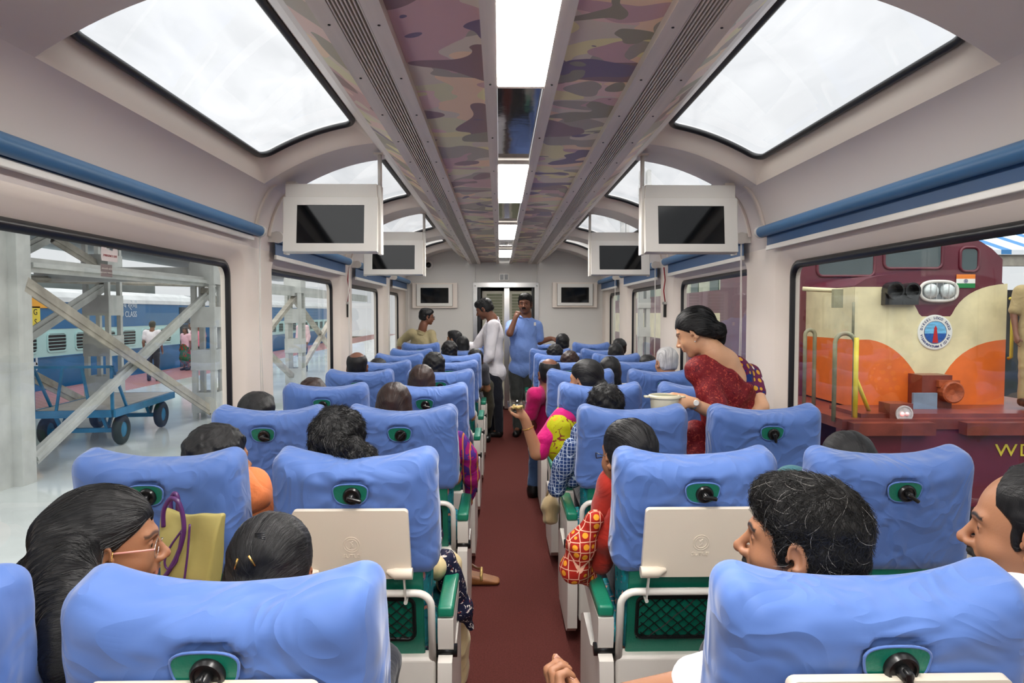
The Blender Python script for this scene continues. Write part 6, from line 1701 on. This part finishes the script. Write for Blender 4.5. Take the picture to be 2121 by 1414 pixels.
# AG: far right man
hp=np.array(P(2140,1100,1.32))
pg=seated('man with receding black hair and moustache facing left at the right edge, white shirt',RW+.0,0,0,0,'warm',dict(nose=1.2,beard=.2,brow=1.0,fat=.7),(48,-2,0),hpos=hp,sz=1.04,w=1.05)
pg.body(.010,.0024); pg.eyes((12,-4)); pg.hair('receding','hair',.003,2); pg.strands(1500,'back',.025,rad=.0003,lift=.0,seed=12); pg.moustache(1.4)
pg.trousers(kc('dark_trousers',(44,46,54)),h=.014); pg.shirt(white,.8,hem=-.1,h=.009)
# --- standing woman in the maroon sari
D3=3.42
K['maroon_sari']=pattern_cloth('maroon_sari_cloth',(112,26,32),[('blobs',60,.60,(160,60,50)),('blobs',34,.66,(86,16,26)),('blobs',120,.70,(176,96,70))],.6)
K['blouse']=pattern_cloth('floral_blouse',(96,28,66),[('blobs',11,.56,(26,44,104)),('dots',26,.36,(206,150,50)),('dots',19,.20,(226,214,206))])
hd=np.array(P(1441,688,D3))
pm=Person('woman in a maroon sari bending forward to the left with a casserole',(float(P(1530,900,3.5).x),3.5,0),hd,(62,-24,0),'fair',dict(neck=.8,nose=.3,wide=.95,lip=(.32,.11,.10)),.98)
pel=np.array(P(1525,925,3.50)); ch=np.array(P(1507,800,3.43))
pm.set(pel,ch,pt(1450,766,3.36),pt(1552,775,3.52),.92,hip_l=pel+[-.09,0,-.05],hip_r=pel+[.09,0,-.05],kn_l=[pel[0]-.10,3.5,.47],kn_r=[pel[0]+.08,3.52,.47],an_l=[pel[0]-.11,3.46,.09],an_r=[pel[0]+.07,3.48,.09],to_l=[pel[0]-.16,3.58,.03],to_r=[pel[0]+.02,3.62,.03],
   el_l=pt(1492,862,3.24),el_r=pt(1577,842,3.38),wr_l=pt(1428,832,3.16),wr_r=pt(1530,900,3.34))
pm.hands['l']=hand_pts(pm.J['wr_l'],(-1,.1,.12),(-.1,.85,-.45),1,[.55,.6,.6,.55],1,.95,.4)
pm.hands['r']=hand_pts(pm.J['wr_r'],(-.6,.3,-.6),(0,.6,-.3),-1,.5,1,.9)
pm.body(.008,.0032); pm.eyes((0,-20)); pm.hair('bun','hair',.0038,2,extra=lambda p: chain(p,[pm.hw((0,-.09,-.01)),pt(1474,678,3.42),pt(1487,692,3.42),pt(1492,708,3.41)],[.03,.040,.038,.022],.02)+wob(p,80,1)*.003)
pm.strands(900,'back',.05,rad=.0005,lift=.02,seed=2)
J=pm.J
def blouse(p):
    d=pm.torso(p,J,.008); d=smin(d,pm.arm_d(p,'r',.010,.55),.02); d=smin(d,pm.arm_d(p,'l',.010,.5),.02)
    up=(p-J['chest'])@J['up']; d=smax(d,-.085-up,.004)
    sc=J['chest']+J['up']*.115-J['fwd']*.12; d=smax(d,-ell(p,sc,(.085,.09,.12),np.stack([J['right'],J['fwd'],J['up']],1)),.01)
    d=smax(d,-cap(p,J['chest']+J['up']*.15,pm.hw((0,-.04,-.05)),.075),.01); return d
pm.cloth('blouse',blouse,K['blouse'],.007)
def skirt(p):
    d=chain(p,[pel+[0,0,.05],[pel[0]-.01,3.5,.5],[pel[0]-.02,3.5,.10]],[.165,.17,.20],.05); return np.maximum(d,.04-p[:,2])
pm.cloth('sari_skirt',skirt,K['maroon_sari'],.012,pts=[pel,[pel[0],3.5,.0]],pad=.24,wr=.012,wf=22)
def pallu(p):
    R=np.stack([J['right'],J['fwd'],J['up']],1); q=p-J['chest']
    d=pm.torso(p,J,.026)
    d=smin(d,cap(p,J['sh_l'],J['sh_l']*.25+J['el_l']*.75,.060,.062),.03)
    d=smin(d,chain(p,[pt(1466,770,3.36),pt(1488,830,3.40),pt(1500,905,3.42),pt(1446,935,3.46)],[.06,.085,.10,.08],.04),.03)
    # diagonal edge across the back
    e=q@(J['right']*.80+J['up']*.60); d=smax(d,e-.045,.012)
    d=smax(d,-cap(p,J['chest']+J['up']*.17+J['fwd']*.02,pm.hw((0,-.03,-.05)),.060),.012); return d
pm.cloth('sari_drape',pallu,K['maroon_sari'],.007,wr=.007,wf=36)
drape(pm,'sari_fall',[pt(1440,895,3.42),pt(1434,940,3.44),pt(1436,1010,3.48)],[.06,.085,.10],K['maroon_sari'],wr=.008)
b=MB(); c=Vector(J['wr_l'])*.88+Vector(J['el_l'])*.12; ax=(Vector(J['el_l'])-Vector(J['wr_l'])).normalized(); T=Matrix.Translation(c-Vector(pm.foot))@ax.to_track_quat('Z','Y').to_matrix().to_4x4()
b.lathe([(.029,-.006),(.031,0),(.029,.006)],18,T,cap=False); wt_=b.build('wristwatch',M['steel'],pm.root,True)
b=MB(); b.lathe([(.014,0),(.014,.005),(.012,.007)],16,Matrix.Translation(c-Vector(pm.foot)+Vector((.004,-.030,.008)))@RX); b.build('watch_dial',M['white'],wt_)
b=MB(); HT=Matrix.Translation(Vector(pm.hc-pm.foot))@Matrix(pm.HR.tolist()).to_4x4(); b.lathe([(.0001,-.004),(.0045,0),(.0001,.004)],10,HT@Matrix.Translation((-.083,.004,-.045))); b.lathe([(.0001,-.004),(.0045,0),(.0001,.004)],10,HT@Matrix.Translation((.083,.004,-.045))); b.build('pearl_earring',M['white'],pm.root,True)
# casserole
co_=P(1376,848,3.16); CS=.8; r=thing('casserole','round cream casserole dish with a lid held by the woman in the maroon sari','casserole',co_)
cs=mat('cream_plastic',(214,206,178),.3)
b=MB(); b.lathe([(.07,0),(.078,.01),(.083,.06),(.084,.068)],32); b.build('pot',cs,r,True)
b=MB(); b.lathe([(.093,.066),(.095,.072),(.090,.080),(.082,.082)],32,cap=False); b.lathe([(.0821,.082),(.078,.079),(.0005,.079)],32,cap=False); b.box(-.118,-.02,.066,-.088,.02,.076); b.box(.088,-.02,.066,.118,.02,.076); b.build('rim',cs,r,True)
b=MB(); b.lathe([(.076,.0795),(.0005,.0835)],24,cap=False); b.build('lid_inlay',mat('grey_green_lid',(150,150,120),.35),r,True); r.scale=(.8,.8,.86)
# --- standing men
W1=kc('white_shirt',(214,210,214),fold=.3)
pq=standing('man in a white shirt and dark trousers looking down beside the end door',-.16,8.22,70,1.69,'dark',dict(beard=.2),(78,-24,0))
hd=np.array(P(1003,640,8.2)); pq.hc=hd
J=pq.J; W=pq.W
J['chest']=np.array(P(1022,694,8.22)); J['pelvis']=np.array(P(1026,772,8.22)); J['sh_l']=np.array(P(1022,674,8.05)); J['sh_r']=np.array(P(1016,674,8.38)); 
u=J['chest']-J['pelvis']; u/=np.linalg.norm(u); r_=J['sh_r']-J['sh_l']; r_-=u*(r_@u); r_/=np.linalg.norm(r_); J['up'],J['right'],J['fwd']=u,r_,np.cross(u,r_)
J['el_l']=np.array(P(1014,735,8.0)); J['wr_l']=np.array(P(999,752,8.02)); J['el_r']=np.array(P(985,720,8.42)); J['wr_r']=np.array(P(968,715,8.45))
J['hip_l']=J['pelvis']+[-.02,-.08,-.05]; J['hip_r']=J['pelvis']+[-.02,.08,-.05]
J['kn_l']=np.array(P(1030,822,8.15)); J['kn_r']=np.array(P(1018,822,8.3)); J['an_l']=np.array(P(1034,880,8.2)); J['an_r']=np.array(P(1018,880,8.36)); J['to_l']=np.array(P(1018,890,8.2)); J['to_r']=np.array(P(1002,888,8.36))
for k_ in('to_l','to_r'): J[k_][2]=.03
for k_ in('an_l','an_r'): J[k_][2]=.085
pq.hands['l']=hand_pts(J['wr_l'],(-.8,.1,-.6),(0,.5,-.5),1,.5); pq.hands['r']=hand_pts(J['wr_r'],(-1,.1,-.1),(0,0,-1),-1,.3)
pq.body(.009,.006); pq.hair('short','hair',.005); pq.moustache(); pq.strands(700,'swirl',.04,rad=.0009,lift=.2); pq.shirt(W1,1.6,hem=-.14,h=.008,t=.02)
pq.trousers(kc('dark_navy_trousers',(26,28,38)),h=.010); pq.shoes(M['dark'])
BL=kc('blue_shirt',(112,140,200),fold=.3)
pr=standing('man in a light blue shirt facing the viewer with his hand at his chin',.24,8.5,180,1.76,'dark',dict(fat=.8,beard=.15),(168,-2,0),)
pr.hc=np.array(P(1088,629,8.42)); J=pr.J
J['chest']=np.array(P(1084,687,8.47)); J['pelvis']=np.array(P(1084,762,8.5)); J['sh_r']=np.array(P(1060,675,8.45)); J['sh_l']=np.array(P(1111,675,8.5))
u=J['chest']-J['pelvis']; u/=np.linalg.norm(u); r_=J['sh_r']-J['sh_l']; r_-=u*(r_@u); r_/=np.linalg.norm(r_); J['up'],J['right'],J['fwd']=u,r_,np.cross(u,r_)
J['el_r']=np.array(P(1056,690,8.18)); J['wr_r']=np.array(P(1068,658,8.22)); J['el_l']=np.array(P(1118,704,8.5)); J['wr_l']=np.array(P(1141,701,8.55)); J['el_l'][2]-=.02
J['hip_l']=J['pelvis']+[.09,0,-.06]; J['hip_r']=J['pelvis']+[-.09,0,-.06]; J['kn_r']=np.array(P(1070,820,8.4)); J['kn_l']=np.array(P(1092,820,8.5)); J['an_r']=np.array(P(1072,880,8.35)); J['an_l']=np.array(P(1098,880,8.5)); J['to_r']=np.array(P(1068,893,8.2)); J['to_l']=np.array(P(1100,893,8.36))
for k_ in('to_l','to_r'): J[k_][2]=.03
for k_ in('an_l','an_r'): J[k_][2]=.085
pr.hands['r']=hand_pts(J['wr_r'],(.45,.25,1),(.6,.8,0),1,[1.2,1.3,1.3,1.3],.7,.9,.4); pr.hands['l']=hand_pts(J['wr_l'],(1,.1,-.1),(0,.1,-1),-1,.25)
pr.body(.009,.005); pr.hair('short','hair',.005,3); pr.strands(700,'swirl',.04,rad=.0009,lift=.2); pr.eyes(); pr.moustache(1.5); pr.shirt(BL,.75,hem=-.13,h=.008,t=.02,belly=.025)
pr.trousers(kc('charcoal_trousers',(52,54,52)),h=.010); pr.shoes(M['dark'])
b=MB(); q=Vector(P(1108,669,8.3))-Vector(pr.foot); b.box(q.x-.012,q.y,q.z-.03,q.x+.012,q.y+.01,q.z+.01); b.build('pocket_card',M['white'],pr.root)
# boy
KH=kc('khaki_shirt',(150,138,104))
po=standing('boy with glasses in a khaki shirt standing turned right by the left end wall',float(P(878,700,9.3).x),9.3,-30,1.58,'dark',dict(neck=.9),(-72,-4,0))
po.hc=np.array(P(884,656,9.3)); J=po.J; J['sh_l']=np.array(P(852,690,9.25)); J['el_l']=np.array(P(832,706,9.3)); J['wr_l']=np.array(P(825,728,9.25)); J['sh_r']=np.array(P(893,692,9.3)); J['chest']=np.array(P(872,715,9.3))
po.body(.011,.006); po.hair('short','hair',.005,2); po.shirt(KH,1.3,hem=-.1,h=.010); po.trousers(kc('dark_trousers',(44,46,54)),h=.014); po.shoes(M['dark'])
HT=Matrix.Translation(Vector(po.hc-po.foot))@Matrix(po.HR.tolist()).to_4x4()
b=MB()
for s_ in(-1,1): b.tube([HT@Vector((s_*.075,0,.004)),HT@Vector((s_*.068,.088,.002))],.003,5); b.tube([HT@Vector((s_*(.034+.024*math.cos(t)),.098,-.004+.017*math.sin(t))) for t in np.linspace(0,2*PI,17)[:-1]],.0025,5,closed=True)
b.build('spectacles',M['dark'],po.root,True)
# a passenger's trousered leg in the aisle far left
pl_=simple('person in dark olive trousers with a leg out in the aisle, far left aisle place',985,722,6,LA+.06,'short',group=None,top=('dark_shirt',(60,60,66)))
drape(pl_,'trouser_leg',[pt(985,795,7.7),pt(1010,798,7.9),pt(1014,840,8.0),pt(1010,880,8.1)],[.07,.065,.055,.045],kc('olive_trousers',(66,62,50)),wr=.003)
b=MB(); 
v,f=rbox(.10,.26,.08,.035,3); q=P(1008,888,7.95); mobj('shoe',v+np.array([q.x,q.y,.045])-pl_.foot,f,M['dark'],pl_.root,True)
# --- platform people
def stand_out(label,px,d,ytop,yfeet,face,top,bot,skin='dark',style='short',z0=GZ,group=None,X=None,sleeve=.6,skirt=False):
    q=P(px,ytop,d); ht=q.z-z0; p=standing(label,q.x,d,face,ht/1.0,skin,{},(face,0,0),z0=z0,group=group)
    p.body(.02,None); p.hair(style,'hair',.014); p.shirt(kc(*top),sleeve,hem=-.1,h=.018,collar=False,t=.02)
    if skirt: 
        J=p.J; p.cloth('skirt',lambda s_: chain(s_,[J['pelvis'],(J['kn_l']+J['kn_r'])/2],[.14,.20],.03),pattern_cloth('green_red_skirt',(40,90,60),[('blobs',9,.55,(150,40,40))]),.02)
    else: p.trousers(kc(*bot),h=.02)
    p.shoes(M['dark'],h=.02); return p
pr_=stand_out('man in a white shirt and dark trousers seen from behind on the platform',315,18.7,664,788,10,('white_tee',(210,206,210)),('dark_trousers',(44,46,54)))
stand_out('girl in a green patterned skirt on the platform',384,22.2,677,764,160,('pink_white_top',(214,170,180)),('x',(0,0,0)),skirt=True,style='long')
stand_out('man in a pale shirt standing behind the girl on the platform',396,23.0,667,762,170,('pale_shirt',(214,206,206)),('cream_trousers',(190,176,150)))
stand_out('person in a pink top standing at the right of the platform group',410,22.4,668,762,200,('pink_tee',(206,120,140)),('dark_trousers',(44,46,54)))
stand_out('man in a pink striped shirt and jeans seen through the second left window',626,21.5,655,768,150,('light_pink_shirt',(222,190,196)),('blue_jeans',(52,72,104)),sleeve=1.6)
stand_out('person in pink at the left edge of the second left window',546,20.5,664,780,170,('pink_tee',(206,120,140)),('blue_jeans',(52,72,104)))
pk=stand_out('railwayman in khaki standing on the locomotive deck at the right edge',2150,6.95,545,842,170,('khaki_uniform',(164,146,104)),('khaki_uniform',(164,146,104)),z0=float(P(2150,842,6.95).z),sleeve=.8)
# ------------------------------------------------------------------ light
w=bpy.data.worlds.new('overcast_sky'); S.world=w; w.use_nodes=True; nt=w.node_tree; nt.nodes.clear()
bg=N(nt,'ShaderNodeBackground'); out=N(nt,'ShaderNodeOutputWorld'); nt.links.new(bg.outputs[0],out.inputs[0])
tc=N(nt,'ShaderNodeTexCoord'); nz=N(nt,'ShaderNodeTexNoise',inp={'Scale':2.2,'Detail':5,'Roughness':.5}); nt.links.new(tc.outputs['Generated'],nz.inputs['Vector'])
rp=ramp(nt,[(.3,(.80,.82,.85,1)),(.7,(.87,.885,.905,1))]); nt.links.new(nz.outputs[0],rp.inputs[0]); nt.links.new(rp.outputs[0],bg.inputs[0])
bg.inputs[1].default_value=.80
sun=bpy.data.lights.new('bright_overcast','SUN'); sun.energy=3.2; sun.angle=math.radians(110); sun.color=(1,.98,.95); so=bpy.data.objects.new('bright_overcast',sun); C.objects.link(so); so.rotation_euler=(math.radians(18),math.radians(-12),0)
S.view_settings.view_transform='Standard'; S.view_settings.look='None'; S.view_settings.exposure=.34; S.view_settings.gamma=1; S.view_settings.use_curve_mapping=False
try:
    S.cycles.max_bounces=8; S.cycles.diffuse_bounces=4; S.cycles.transparent_max_bounces=12; S.cycles.caustics_reflective=False; S.cycles.caustics_refractive=False
    S.cycles.use_denoising=True; S.cycles.sample_clamp_indirect=6
except Exception as e: print(e)
